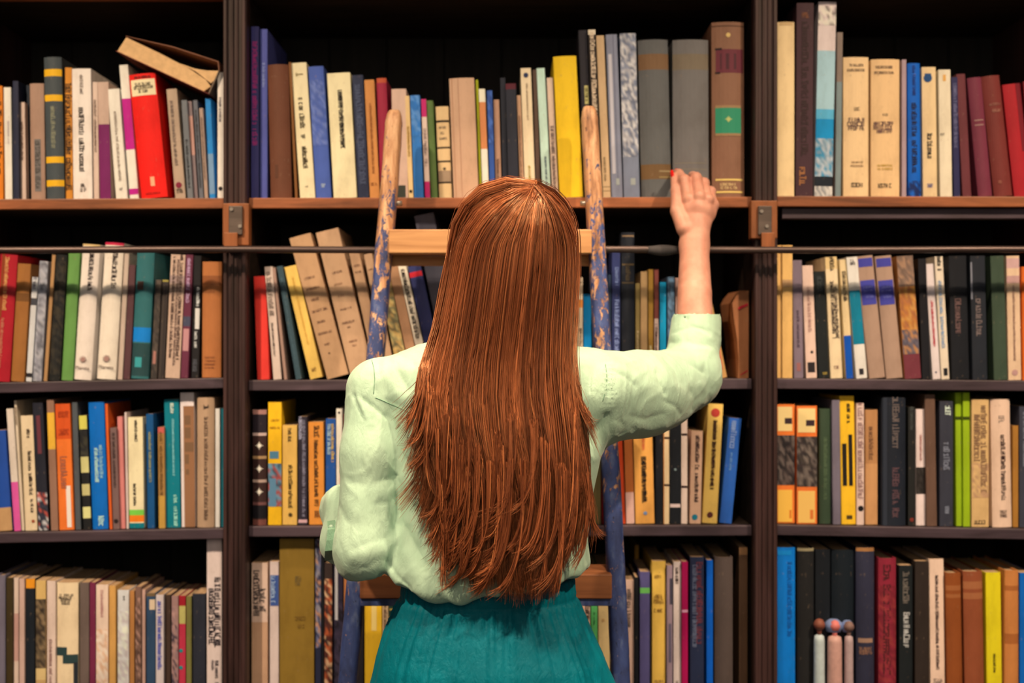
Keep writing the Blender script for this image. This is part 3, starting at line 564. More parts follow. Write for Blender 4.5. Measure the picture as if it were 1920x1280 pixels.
'3R': '''
1455.5 1491 758 0 f0742c orange and cream photo book|X.08-.86,.02-.225,f2c278;X.45-.85,.115-.165,3a2426;M.26-.68,3a2c28,5c483e,2a2220,6a564a,241c1c;X.08-.86,.72-.99,f6b044;X.7-.82,.89-.96,e07828
1494 1532.5 761 0 f0702c second orange photo book|X.05-.92,.02-.225,f2c278;X.45-.88,.12-.17,3a2426;M.26-.685,3a2c28,6a564a,2e2624,7a6454,44362e;X.06-.9,.72-.99,f6b458;X.65-.82,.88-.96,e0702c
1536 1558.5 766 0 3c4630 forest-green book|h;V.5,.25-.8,.25,566040
1562 1577 750 -2 766468 plain mauve-grey book|
1578 1605.5 743 -4 f4b024 yellow book with black bars|V.6,.06-.22,.2,2a2014;X.12-.42,.37-.70,1e1812;X.56-.84,.30-.70,1e1812;X.35-.75,.93-.96,4a3418;B.705-.71,e8a020
1606.5 1620.5 756 0 e4b69c mottled pink-cream book|V.5,.0-.8,.6,9a6c60;O.55,.865,.4,141012
1622.5 1646 768 0 cc8a54 orange-tan book|B.0-.47,bb7c4a;V.45,.15-.45,.3,7a4c30
1653 1698.5 745 0 222328 thick black book|h;X.05-.2,.0-1,2f3036;V.55,.0-.4,.25,6a564c;V.55,.55-.95,.25,5a3c3c
1703 1716.5 763 0 26231f slim black book with red dot|V.5,.0-.2,.4,4a463e;O.5,.95,.3,7a2c20
1717.5 1735.5 767 0 efc8b4 white book with dark oval|V.5,.22-.45,.2,b07060;M.50-.73,2a221e,3a302a,241e1a
1738 1757.5 740 -4 6c4a38 plain brown book|
1762 1787.5 752 0 3a363b charcoal book with white mark|V.6,.04-.12,.35,d8d4d4;V.5,.33-.55,.4,7a7478;H.84-.9,.4-.7,8a8488
1793 1805 736 -2 98a818 lime-green book|B.18-.205,3a400c
1806.5 1819.5 736 -1 9cac18 second lime-green book|B.18-.205,3a400c
1822 1854.5 749 0 dca668 tan book with brown scrawl|V.3,.12-.5,.3,8a6040;V.7,.05-.75,.3,8a6040;M.5-.77,dca668,c08a60,d09c64;H.95-.975,.15-.85,2a1c14
1861 1897.5 749 -4 efbb96 peach-cream book|h;V.5,.13-.2,.25,b08a70;V.55,.28-.8,.2,3a201c;H.87-.89,.35-.75,3a221c;H.9-.92,.35-.75,3a221c
1899 1910 798 0 b0702c short brown booklet|
1911.5 1936 762 0 403c42 dark grey book at edge|V.5,.05-.5,.4,7a7478
''',
'BR': '''
1454.5 1491.5 1026 0 0470bc wide bright blue book|s;V.7,.1-.6,.2,06508c;X.1-.8,.02-.05,087cc0
1495 1526.5 1027 0 26221f black book with tan top|h;B.0-.02,a08860
1529 1557 1030 0 1b1c1e black book behind figurines|
1559 1601 1030 0 1c2023 wide black book behind figurines|h
1605 1639.5 1026 0 34303c blue-grey book with tan edge|h;B.0-.025,a86c3c;X.1-.9,.61-.64,a8795c;H.67-.72,.15-.85,a87050
1647 1680.5 1046 0 8c2430 red book with dark ornament|h;V.45,.05-.95,.35,4a1a1c;M.2-.9,8c2430,7a2028,94302f
1686 1711.5 1060 0 1e1f1e black book with faded lettering|V.5,.05-.3,.4,6a5a4c;V.55,.35-.65,.4,b8a898
1716 1741 1052 0 33261f dark chocolate book|
1745 1772.5 1048 -3 efbd9a pale cream book with small title|V.5,.12-.82,.18,4a302a;H.88-.9,.2-.8,8a6a58;H.905-.92,.2-.8,8a6a58
1777 1805.5 1074 -4 93481f rust-brown book|h;B.1-.14,a55c30;B.17-.2,a55c30
1809 1846 1071 -4 94492a wide rust-brown book|h;B.08-.14,a86038;B.17-.22,a86038
1851 1879.5 1073 -3 e6c41c acid-yellow book|V.5,.66-.82,.14,4a3a10
1884 1910 1069 0 cf7a3c copper-orange book|h;B.12-.16,b0602c;B.5-.58,b0602c
1912 1938 1074 0 1060a8 blue book at edge|
'''}
ROWNAME = {'T': 'top shelf', '2': 'second shelf', '3': 'third shelf', 'B': 'bottom shelf'}

def ink_quads(acc, pts, col):
    acc[0].extend(pts); n = len(acc[0]); k = len(pts)
    acc[1].append(tuple(range(n - k, n))); acc[2].append(col)
STROKES = [((0, 0), (0, 1)), ((1, 0), (1, 1)), ((0, 0), (1, 0)), ((0, 1), (1, 1)), ((0, .5), (1, .5)), ((0, 0), (1, 1)), ((0, 1), (1, 0)), ((.5, 0), (.5, 1))]
GLYPHS = [(0, 1, 4), (0, 2), (0, 3, 4), (0, 2, 3), (0, 1, 5), (7,), (0, 1, 2, 3), (7, 3), (5, 6), (0, 3, 4, 2), (0, 1, 2), (6, 2, 3), (7, 2), (0, 6), (1, 3, 2)]

def make_book(key, spec, i, rnd):
    head, _, feat = spec.partition('|')
    t = head.split(); x0, x1, top, dx = map(float, t[:4]); hexc = t[4]; desc = ' '.join(t[5:])
    fl = [s for s in feat.split(';') if s]
    flags = [s for s in fl if s[0] in 'hs' and len(s) == 1] + [s for s in fl if s[0] in 'rf' and s[1:].isdigit()]
    fe = [s for s in fl if s not in flags]
    row, bay = key[0], key[1]
    yoff = rnd.uniform(-0.004, 0.006)
    for s in flags:
        if s[0] == 'r': yoff = int(s[1:]) / 1000
        if s[0] == 'f': yoff = -int(s[1:]) / 1000
    if 'leather volume' in desc: yoff = 0.0
    D = DS + yoff
    h_px_z = WZ(top, D)
    zb = base_z(row, bay, (x0 + x1) / 2)
    zb = min(base_z(row, bay, x0), base_z(row, bay, x1)) if abs(dx) > 3 else max(base_z(row, bay, x0), base_z(row, bay, x1))
    H = h_px_z - zb
    ang = math.atan2(dx * D / F, H)
    Wd = max(0.0035, ((x1 - x0) * D / F - 0.0008) * math.cos(ang))
    ca, sa = math.cos(ang), math.sin(ang)
    L = H / ca - Wd * abs(sa) * 0.5
    # lowest corner stands on the board
    if ang >= 0: ox, oz = WX(x0, D), base_z(row, bay, x1) + Wd * sa
    else: ox, oz = WX(x0, D), base_z(row, bay, x0)
    if abs(dx) <= 3: oz = max(base_z(row, bay, x0), base_z(row, bay, x1)) + (Wd * sa if ang > 0 else 0)
    oz += 0.0003
    dep = min(0.27, max(0.105, L * rnd.uniform(0.62, 0.72)))
    if yoff > 0.1: dep = 0.12
    hard = 'h' in flags; soft = 's' in flags
    kind = 'hardcover_book' if hard else 'paperback_book'
    if Wd < 0.0115 and not hard: kind = 'booklet' if Wd < 0.009 else 'paperback_book'
    root = empty(kind, (ox, yoff, oz)); root.rotation_euler = (0, ang, 0)
    bul = min(0.007, Wd * 0.16) if hard else min(0.0035, Wd * 0.10) if soft else min(0.0010, Wd * 0.05)
    tk = 0.0024 if hard else 0.0006
    if tk > Wd * 0.2: tk = Wd * 0.15
    NS = 8
    def ys(u): return -bul * (1 - (2 * u - 1) ** 2) + 0.0003 * 0
    # z cuts from bands
    base = lin(hexc)
    cuts = {0.0, 1.0}
    bands = []
    for s in fe:
        if s[0] == 'B':
            rng, c = s[1:].split(','); a, b = map(float, rng.split('-')); bands.append((a, b, lin(c))); cuts |= {a, min(b, 1.0)}
    cuts = sorted(cuts)
    outer = [(0.0, dep), (0.0, 0.0015)] + [(u / NS * Wd, ys(u / NS)) for u in range(NS + 1)] + [(Wd, 0.0015), (Wd, dep)]
    inner = [(tk, dep), (tk, 0.0025)] + [(min(max(u / NS * Wd, tk), Wd - tk), ys(u / NS) + tk + 0.001) for u in range(NS + 1)] + [(Wd - tk, 0.0025), (Wd - tk, dep)]
    n = len(outer); V, Fc, Cc = [], [], []
    zz = [L * (1 - c) for c in cuts]           # from the top down
    raised = set()
    for z in zz:
        V += [(x, y, z) for x, y in outer]
    for k in range(len(zz) - 1):
        mid = (cuts[k] + cuts[k + 1]) / 2; col = base
        for a, b, c in bands:
            if a <= mid <= b: col = c
        for j in range(n - 1):
            Fc.append((k * n + j + 1, k * n + j, (k + 1) * n + j, (k + 1) * n + j + 1)); Cc.append(col if 1 <= j <= n - 3 else base)
    o0 = len(V); V += [(x, y, L) for x, y in inner]; o1 = len(V); V += [(x, y, 0) for x, y in inner]; lastr = (len(zz) - 1) * n
    for j in range(n - 1):
        Fc.append((j, j + 1, o0 + j + 1, o0 + j)); Cc.append(base)
        Fc.append((lastr + j + 1, lastr + j, o1 + j, o1 + j + 1)); Cc.append(base)
        Fc.append((o0 + j, o0 + j + 1, o1 + j + 1, o1 + j)); Cc.append(base)
    for j0, j1 in ((0, 0), (n - 1, n - 1)):
        Fc.append((j0, o0 + j0, o1 + j0, lastr + j0) if j0 == 0 else (j0, lastr + j0, o1 + j0, o0 + j0)); Cc.append(base)
    cov = mesh_obj('cover', V, Fc, M_COVER, root)
    at = cov.data.attributes.new('Col', 'FLOAT_COLOR', 'FACE'); at.data.foreach_set('color', np.array(Cc, dtype=np.float32).ravel())
    sm = [False] * len(Fc)
    ins = 0.003 if hard else 0.0006
    pv, pf = box_vf(tk + 0.0001, Wd - tk - 0.0001, bul * 0 + tk + 0.0030, dep - (0.004 if hard else 0.0008), ins, L - ins)
    mesh_obj('page_block', pv, pf, M_PAPER, root)
    # lettering and printed panels
    ink = ([], [], []); panel = ([], [], []); patches = []
    lift = 0.0004
    def Q(acc, u0, u1, v0, v1, col, e=0.0):
        m = max(1, int(math.ceil((u1 - u0) * 4)))
        for q in range(m):
            ua, ub = u0 + (u1 - u0) * q / m, u0 + (u1 - u0) * (q + 1) / m
            ink_quads(acc, [(ua * Wd, ys(ua) - lift - e, L * (1 - v0)), (ua * Wd, ys(ua) - lift - e, L * (1 - v1)),
                            (ub * Wd, ys(ub) - lift - e, L * (1 - v1)), (ub * Wd, ys(ub) - lift - e, L * (1 - v0))], col)
    def stroke(p, q, th, col):     # p,q in metres (x from the spine's edge, z)
        d = Vector((q[0] - p[0], q[1] - p[1])); ln = d.length or 1e-6; nrm = Vector((-d.y, d.x)) / ln * th / 2; ex = d / ln * th / 2
        pts = []
        for (a, s1, s2) in ((p, 1, -1), (p, -1, -1), (q, -1, 1), (q, 1, 1)):
            x = a[0] + nrm.x * s1 + ex.x * s2; z = a[1] + nrm.y * s1 + ex.y * s2; u = min(1, max(0, x / Wd))
            pts.append((x, ys(u) - lift - 0.0003, z))
        ink_quads(ink, pts, col)
    for s in fe:
        a = s[1:].split(',')
        if s[0] == 'X':
            u0, u1 = map(float, a[0].split('-')); v0, v1 = map(float, a[1].split('-')); pc = ([], [], []); Q(pc, u0, u1, v0, v1, lin(a[2]), 0.00005 * len(patches)); patches.append(pc)
        elif s[0] == 'M':
            v0, v1 = map(float, a[0].split('-')); cols = [lin(c) for c in a[1:]]
            nu = max(2, int(Wd / 0.006)); nv = max(2, int(L * (v1 - v0) / 0.009))
            nu = max(3, int(Wd / 0.004)); nv = max(3, int(L * (v1 - v0) / 0.006))
            pv_, pf_, pc_ = [], [], []
            for r_ in range(nv + 1):
                for q in range(nu + 1):
                    u = q / nu + (rnd.uniform(-.3, .3) / nu if 0 < q < nu else 0); v = v0 + (v1 - v0) * (r_ + (rnd.uniform(-.3, .3) if 0 < r_ < nv else 0)) / nv
                    pv_.append((u * Wd, ys(u) - lift * 0.8, L * (1 - v))); c = rnd.choice(cols); k = rnd.uniform(0.85, 1.1); pc_.append((min(.9, c[0] * k), min(.9, c[1] * k), min(.9, c[2] * k), 1))
            for r_ in range(nv):
                for q in range(nu): i0 = r_ * (nu + 1) + q; pf_.append((i0, i0 + nu + 1, i0 + nu + 2, i0 + 1))
            o = mesh_obj('mottled_print', pv_, pf_, M_INK, root)
            at = o.data.attributes.new('Col', 'FLOAT_COLOR', 'POINT'); at.data.foreach_set('color', np.array(pc_, dtype=np.float32).ravel())
        elif s[0] in 'OS':
            u, v, r_ = map(float, a[:3]); r_ *= Wd; col = lin(a[3]); pts = []
            m = 18 if s[0] == 'O' else 16
            for q in range(m):
                an = -2 * math.pi * q / m; rr = r_ * (1 if s[0] == 'O' else (1.0 if q % 4 == 0 else 0.62 if q % 2 == 0 else 0.40))
                x = u * Wd + rr * math.sin(an); z = L * (1 - v) + rr * math.cos(an); uu = min(1, max(0, x / Wd)); pts.append((x, ys(uu) - lift - 0.0002, z))
            c0 = (u * Wd, ys(u) - lift - 0.0004, L * (1 - v))
            pc = ([], [], []); patches.append(pc)
            pc[0].extend([c0] + pts); pc[1].extend([(0, q + 1, (q + 1) % m + 1) for q in range(m)]); pc[2].extend([col] * m)
        elif s[0] == 'V':
            u = float(a[0]); v0, v1 = map(float, a[1].split('-')); size = float(a[2]) * Wd; col = lin(a[3])
            z = L * (1 - v0); ze = L * (1 - v1); gh = size; gw = max(0.0015, size * 0.46); th = max(0.0006, size * 0.19)
            xm = u * Wd
            while z > ze + gw:
                if rnd.random() < 0.13: z -= gw * 0.7; continue
                small = 0.74 if rnd.random() < 0.55 else 1.0
                for g in rnd.choice(GLYPHS):
                    (p0, p1) = STROKES[g]
                    # rotated a quarter turn: the letter's foot points to the spine's near edge
                    A = (xm - gh / 2 + p0[1] * gh * small, z - p0[0] * gw * 0.75); B_ = (xm - gh / 2 + p1[1] * gh * small, z - p1[0] * gw * 0.75)
                    stroke(A, B_, th, col)
                z -= gw * 1.12
        elif s[0] == 'H':
            v0, v1 = map(float, a[0].split('-')); u0, u1 = map(float, a[1].split('-')); col = lin(a[2])
            nl = max(1, int(round(L * (v1 - v0) / 0.0045)))
            for li_ in range(nl):
                va = v0 + (v1 - v0) * li_ / nl; vb = va + (v1 - v0) / nl * (0.8 if nl > 1 else 1.0)
                gh = L * (vb - va); gw = max(0.0014, gh * 0.6); th = max(0.0005, gh * 0.2); x = u0 * Wd
                while x < u1 * Wd - gw * 0.6:
                    if rnd.random() < 0.1: x += gw * 0.7; continue
                    for g in rnd.choice(GLYPHS):
                        (p0, p1) = STROKES[g]
                        stroke((x + p0[0] * gw * 0.75, L * (1 - vb) + p0[1] * gh), (x + p1[0] * gw * 0.75, L * (1 - vb) + p1[1] * gh), th, col)
                    x += gw * 1.15
    for acc, nm in [(ink, 'spine_lettering')] + [(pc, 'spine_panel') for pc in patches]:
        if acc[0]:
            o = mesh_obj(nm, acc[0], acc[1], M_INK, root)
            at = o.data.attributes.new('Col', 'FLOAT_COLOR', 'FACE'); at.data.foreach_set('color', np.array(acc[2], dtype=np.float32).ravel())
    return root, desc, (Wd, L, ys)

def spine_word(root, word, Wd, L, u, v, width, col):
    cu = bpy.data.curves.new('word', 'FONT'); cu.body = word; cu.align_x = 'CENTER'; cu.resolution_u = 3
    to = bpy.data.objects.new('word', cu); COL.objects.link(to)
    me = bpy.data.meshes.new_from_object(to); bpy.data.objects.remove(to)
    co = np.zeros(len(me.vertices) * 3); me.vertices.foreach_get('co', co); co = co.reshape(-1, 3)
    s = width * Wd / (co[:, 0].max() - co[:, 0].min())
    out = np.stack([u * Wd + co[:, 0] * s, np.full(len(co), -min(0.007, Wd * 0.16) - 0.0006), L * (1 - v) + co[:, 1] * s], 1)
    me.vertices.foreach_set('co', out.ravel()); me.update()
    at = me.attributes.new('Col', 'FLOAT_COLOR', 'FACE'); at.data.foreach_set('color', np.array([col] * len(me.polygons), dtype=np.float32).ravel())
    me.materials.clear(); me.materials.append(M_INK)
    o = bpy.data.objects.new('publisher_name', me); COL.objects.link(o); o.parent = root

NW = lambda s: len(s.split())
def trim(d, n):
    w_ = d.split()
    if len(w_) <= n: return d
    noun_at = next((i for i, q in enumerate(w_) if q in ('book', 'paperback', 'booklet', 'volume', 'folder', 'folio', 'album', 'leaflet', 'slipcover')), len(w_) - 1)
    return ' '.join(w_[:noun_at + 1][-n:])
for key, txt in BOOKS.items():
    rnd = random.Random(hash_ := sum(map(ord, key)) * 7)
    lines = [l for l in txt.strip().split('\n') if l.strip()]
    made = [make_book(key, l, i, rnd) for i, l in enumerate(lines)]
    for i, (root, d, dim) in enumerate(made):
        rn = ROWNAME[key[0]]
        pv = made[i - 1][1] if i else None; nx = made[i + 1][1] if i + 1 < len(made) else None
        if pv and nx:
            lab = f'{d} between {trim(pv, 4)} and {trim(nx, 4)}'
            if NW(lab) > 16: lab = f'{trim(d, 5)} between {trim(pv, 3)} and {trim(nx, 3)}'
            if NW(lab) <= 14: lab += ', ' + rn
        else:
            lab = f'{d} at row end beside {trim(pv or nx, 4)}, {rn}'
            if NW(lab) > 16: lab = f'{trim(d, 5)} at row end beside {trim(pv or nx, 3)}, {rn}'
        tag(root, lab, 'book', 'books on the ' + rn)
        if 'sun' in d.split('-')[0].split() or 'sun-emblem' in d:
            Wd, L, ys = dim
            if 'emblem' in d:
                spine_word(root, 'Planeta', Wd, L, 0.5, 0.925, 0.8, lin('4a2c24'))
                pts, fs, cs = [], [], []
                for r0, r1, c in ((0.0, 0.14, 'a87866'), (0.16, 0.205, '6a4438')):
                    for q in range(20):
                        if r0 > 0.1 and q % 2: continue
                        a0, a1 = -2 * math.pi * q / 20, -2 * math.pi * (q + 1) / 20
                        for rr, aa in ((r0, a0), (r1, a0), (r1, a1), (r0, a1)):
                            pts.append(((0.5 + rr * math.sin(aa)) * Wd, -0.0065, L * (1 - 0.85) + rr * Wd * math.cos(aa)))
                        fs.append(tuple(range(len(pts) - 4, len(pts)))); cs.append(lin(c))
                o = mesh_obj('sun_logo', pts, fs, M_INK, root)
                at = o.data.attributes.new('Col', 'FLOAT_COLOR', 'FACE'); at.data.foreach_set('color', np.array(cs, dtype=np.float32).ravel())

# the open-paged book lying aslant on top of the first row
def slanted_book():
    root = empty('worn_paperback_book', (WX(222), -0.012, WZ(98)))
    ang = math.atan2(WZ(98) - WZ(179), WX(397) - WX(222))
    root.rotation_euler = (0, ang, 0)
    Ln = (WX(392) - WX(222)) / math.cos(ang); T = 0.030; dp = 0.13
    def slab(nm, prof, y0, y1, mat, colr=None):
        n = len(prof); V = [(x, y0, z) for x, z in prof] + [(x, y1, z) for x, z in prof]
        Fc = [tuple(range(n)), tuple(range(2 * n - 1, n - 1, -1))] + [(i, i + n, (i + 1) % n + n, (i + 1) % n) for i in range(n)]
        o = mesh_obj(nm, V, Fc, mat, root)
        if colr:
            at = o.data.attributes.new('Col', 'FLOAT_COLOR', 'FACE'); at.data.foreach_set('color', np.array([lin(colr)] * len(Fc), dtype=np.float32).ravel())
        return o
    slab('cover', [(0, -0.001), (Ln * 1.02, -0.001), (Ln * 1.02, 0), (0, 0)], -0.002, dp + .002, M_COVER, '7a3024')
    M_PP = plain_mat('aged_page_edges', (0.80, 0.56, 0.31), 0.9)
    slab('page_block', [(0.002, 0.0002), (Ln * .96, 0.0002), (Ln * 1.0, 0.013), (Ln * .93, 0.020), (Ln * .72, 0.026), (Ln * .4, 0.0285), (0.006, T - 0.001)], 0, dp, M_PP)
    slab('page_fan', [(Ln * .62, 0.0272), (Ln * .8, 0.0262), (Ln * .985, 0.0185), (Ln * 1.01, 0.028), (Ln * 1.0, 0.044), (Ln * .9, 0.036), (Ln * .78, 0.0300)], 0.002, dp, M_PP)
    slab('cover', [(0.004, T), (0.006, T + .0012), (Ln * .5, T + 0.0192), (Ln * .97, T + .0292), (Ln * 1.015, T + .016), (Ln * 1.005, T + .015), (Ln * .965, T + .0275), (Ln * .5, T + .0175)], -0.002, dp + .002, M_COVER, '8a5238')
    slab('spine', [(Ln * 1.02, -0.001), (Ln * 1.015, T + 0.016), (Ln * 1.005, T + .016), (Ln * 1.01, -0.001)], -0.001, dp + .002, M_COVER, '8a6a50')
    tag(root, 'worn open-paged brown book lying aslant on top of the bright red book', 'book', 'books on the top shelf')
slanted_book()

# the limp booklet sagging against the post, and the small tag hanging in the dark gap
def limp_booklet():
    root = empty('limp_booklet', (WX(1384), 0.0, base_z('2', 'M', 1384) + 0.0004))
    n = 14; V, Fc, Cc = [], [], []
    H = WZ(545) - WZ(709)
    for i in range(n + 1):
        t = i / n; z = H * t
        xl = np.interp(t, [0, .2, .45, .7, .88, 1], [0.000, 0.001, -0.002, -0.008, -0.011, 0.004])
        xr = np.interp(t, [0, .5, 1], [0.019, 0.0195, 0.0195])
        for x, y in ((xl, 0.0), (xr, 0.004), (xr, 0.13), (xl, 0.13)): V.append((x, y, z))
    for i in range(n):
        for k in range(4):
            Fc.append((i * 4 + k, i * 4 + (k + 1) % 4, i * 4 + 4 + (k + 1) % 4, i * 4 + 4 + k)); Cc.append(lin('a8643c'))
    Fc += [(3, 2, 1, 0), tuple(n * 4 + k for k in range(4))]; Cc += [lin('a8643c')] * 2
    o = mesh_obj('cover', V, Fc, M_COVER, root)
    at = o.data.attributes.new('Col', 'FLOAT_COLOR', 'FACE'); at.data.foreach_set('color', np.array(Cc, dtype=np.float32).ravel())
    for z0, z1, u0, u1 in ((0.78, 0.81, 0.0, 0.018), (0.03, 0.045, 0.004, 0.018)):
        p = [(u0, -0.0008, z0 * H), (u1, 0.0026, (z0 + .05) * H), (u1, 0.0026, (z1 + .05) * H), (u0, -0.0008, z1 * H)]
        o = mesh_obj('red_stripe', p, [(0, 1, 2, 3)], M_INK, root)
        at = o.data.attributes.new('Col', 'FLOAT_COLOR', 'FACE'); at.data.foreach_set('color', np.array(lin('b01c28'), dtype=np.float32))
    tag(root, 'limp tan booklet with red stripes sagging against the post behind the raised arm', 'book', 'books on the second shelf')
limp_booklet()
def torn_tag():
    D = DS + 0.30
    pts = [(1362, 505), (1366, 503), (1376, 503), (1376, 508), (1373, 511), (1372, 520), (1368, 520), (1363, 516)]
    c = P(1369, 511, D); V = []
    for dy in (0.0, 0.004): V += [tuple(P(x, y, D) + np.array([-c[0], dy - (D - DS) + 0.0058, -c[2]])) for x, y in pts]
    n = len(pts); Fc = [tuple(range(n - 1, -1, -1)), tuple(range(n, 2 * n))] + [(i, (i + 1) % n, (i + 1) % n + n, i + n) for i in range(n)]
    V = [(x, y - 0.0, z) for x, y, z in V]
    root = mesh_obj('paper_scrap', V, Fc, plain_mat('torn_paper', (0.75, 0.48, 0.26), 0.9)); root.location = (c[0], 0.30, c[2])
    tag(root, 'small torn tan paper scrap stuck to the back of the second shelf', 'paper scrap')
torn_tag()

# three pale figurines standing before the black books
M_FB = [plain_mat('figurine_glaze_white', lin('ccc6b4'), 0.5), plain_mat('figurine_glaze_pink', lin('d89880'), 0.5), plain_mat('figurine_glaze_rose', lin('c49a8c'), 0.5)]
M_FH = [plain_mat('figurine_head_rust', lin('8a4630'), 0.6), plain_mat('figurine_head_red', lin('e07060'), 0.6), plain_mat('figurine_head_brown', lin('8a6050'), 0.6)]
M_FV = plain_mat('figurine_veil', lin('8488a0'), 0.6)
def lathe(name, prof, mat, parent, n=20, loc=(0, 0, 0)):
    V, Fc = [], []
    for r_, z in prof:
        for k in range(n): V.append((loc[0] + r_ * math.cos(2 * math.pi * k / n), loc[1] + r_ * math.sin(2 * math.pi * k / n), loc[2] + z))
    for i in range(len(prof) - 1):
        for k in range(n): Fc.append((i * n + k, i * n + (k + 1) % n, (i + 1) * n + (k + 1) % n, (i + 1) * n + k))
    Fc.append(tuple(range(n - 1, -1, -1))); Fc.append(tuple((len(prof) - 1) * n + k for k in range(n)))
    return mesh_obj(name, V, Fc, mat, parent, True)
for i, (cx, wpx, ty, hy, lab) in enumerate(((1536, 21, 1189, 1158, 'slim white figurine with rust head before the black books'),
                                   (1565, 28, 1191, 1161, 'stout pink figurine with red head and grey veil before the black books'),
                                   (1591.5, 17, 1191, 1163, 'slim rose figurine with brown head before the black books'))):
    yb_ = -0.001 - 0.0145; D = DS + yb_
    zb = base_z('B', 'R', cx); r_ = wpx / 2 * D / F; ht = WZ(ty, D) - zb; hh = WZ(hy, D) - WZ(ty, D)
    root = empty('figurine', (WX(cx, D), yb_, zb + 0.0003))
    tag(root, lab, 'figurine', 'figurines on the bottom shelf')
    lathe('robe', [(r_ * .98, 0), (r_, ht * .1), (r_ * .96, ht * .5), (r_ * .95, ht * .9), (r_ * .85, ht * .975), (r_ * .45, ht * .995), (r_ * .3, ht)], M_FB[i], root)
    hr = hh * 0.36
    lathe('neck', [(r_ * .3, ht - .002), (hr * .5, ht + hh * .3)], M_FH[i], root, 14)
    lathe('head', [(hr * .2, 0), (hr * .75, hr * .25), (hr, hr * .8), (hr * .95, hr * 1.2), (hr * .6, hr * 1.75), (hr * .15, hr * 1.95)], M_FH[i], root, 16, (0, 0, ht + hh * .25))
    if i:
        q = 1.55 if i == 1 else 1.15
        lathe('veil', [(hr * q * .8, 0), (hr * q, hr * .8), (hr * q * .95, hr * 1.5), (hr * q * .5, hr * 2.05), (hr * .1, hr * 2.15)], M_FV, root, 16, (0.0 if i == 1 else -0.001, hr * .75, ht + hh * .2))
# ------------------------------------------------------------------ ladder
def ladder_paint():
    m, nt, b = new_mat('ladder_chipped_blue_paint')
    tc = nd(nt, 'ShaderNodeTexCoord'); sep = nd(nt, 'ShaderNodeSeparateXYZ'); nt.links.new(tc.outputs['Object'], sep.inputs[0])
    wn = noise_uv(nt, 70, (1, 1, 0.10), 6, 0.65, 0.4)
    wr = ramp(nt, [(0.30, (0.12, 0.05, 0.025)), (0.46, (0.48, 0.25, 0.13)), (0.66, (0.78, 0.52, 0.32))]); nt.links.new(wn.outputs[0], wr.inputs[0])
    bn = noise_uv(nt, 40, (1, 1, 0.4), 4, 0.6)
    br = ramp(nt, [(0.3, (0.022, 0.034, 0.115)), (0.55, (0.042, 0.078, 0.27)), (0.8, (0.2, 0.28, 0.48))]); nt.links.new(bn.outputs[0], br.inputs[0])
    pn = noise_uv(nt, 95, (1, 1, 0.42), 10, 0.78, 0.7)
    cr = ramp(nt, [(0.0, (0.68,) * 3), (0.5, (0.63,) * 3), (0.68, (0.575,) * 3), (0.80, (0.55,) * 3), (0.87, (0.50,) * 3), (0.925, (0.42,) * 3), (1.0, (0.37,) * 3)])
    mr = nd(nt, 'ShaderNodeMath', operation='DIVIDE'); nt.links.new(sep.outputs['Z'], mr.inputs[0]); mr.inputs[1].default_value = 1.86
    nt.links.new(mr.outputs[0], cr.inputs[0])
    sub = nd(nt, 'ShaderNodeMath', operation='SUBTRACT'); nt.links.new(cr.outputs[0], sub.inputs[0]); nt.links.new(pn.outputs[0], sub.inputs[1])
    st = nd(nt, 'ShaderNodeMapRange'); st.inputs[1].default_value = 0.0; st.inputs[2].default_value = 0.018; nt.links.new(sub.outputs[0], st.inputs[0])
    c = mixc(nt, st.outputs[0], wr.outputs[0], br.outputs[0])
    dn = noise_uv(nt, 230, (1, 1, 0.35), 3, 0.6)
    dr = ramp(nt, [(0.27, (0.15, 0.12, 0.11)), (0.36, (1, 1, 1))]); nt.links.new(dn.outputs[0], dr.inputs[0])
    c = mixc(nt, 0.85, c, dr.outputs[0], 'MULTIPLY')
    nt.links.new(c, b.inputs['Base Color']); b.inputs['Roughness'].default_value = 0.5
    ad = nd(nt, 'ShaderNodeMath', operation='ADD'); nt.links.new(st.outputs[0], ad.inputs[0]); nt.links.new(wn.outputs[0], ad.inputs[1])
    bump(nt, b, ad.outputs[0], 0.5, 0.0012)
    return m
M_LPAINT = ladder_paint()
def lad_y(z): return -0.070 + (z - 1.83) * 0.0993
def lad_D(py):
    D = 2.2
    for _ in range(6): D = DS + lad_y(WZ(py, D))
    return D
LAD = tag(empty('wooden_ladder', (0, lad_y(0), 0)), 'old wooden shelf ladder with chipped blue paint leaning on the bookcase rail', 'ladder')
LEFT = [(207, 740), (330, 732), (475, 719.5), (660, 705), (900, 684.5), (1140, 664), (1280, 652)]
RIGHT = [(200, 1104), (330, 1111), (475, 1119.5), (660, 1130), (900, 1146), (1060, 1154), (1280, 1164)]
def rail_pts(tab):
    pts = []
    for py, px in tab:
        D = lad_D(py); pts.append((WX(px, D), WZ(py, D)))
    (xa, za), (xb, zb) = pts[-2], pts[-1]
    s = (pts[-1][0] - pts[2][0]) / (pts[-1][1] - pts[2][1])
    pts.append((xb + s * (0.0 - zb), 0.0))
    return pts
def rail_x(tab, z):
    p = rail_pts(tab); zs = [q[1] for q in p][::-1]; xs_ = [q[0] for q in p][::-1]
    return float(np.interp(z, zs, xs_))
RW, RDp = 0.0165, 0.021      # half width, half depth
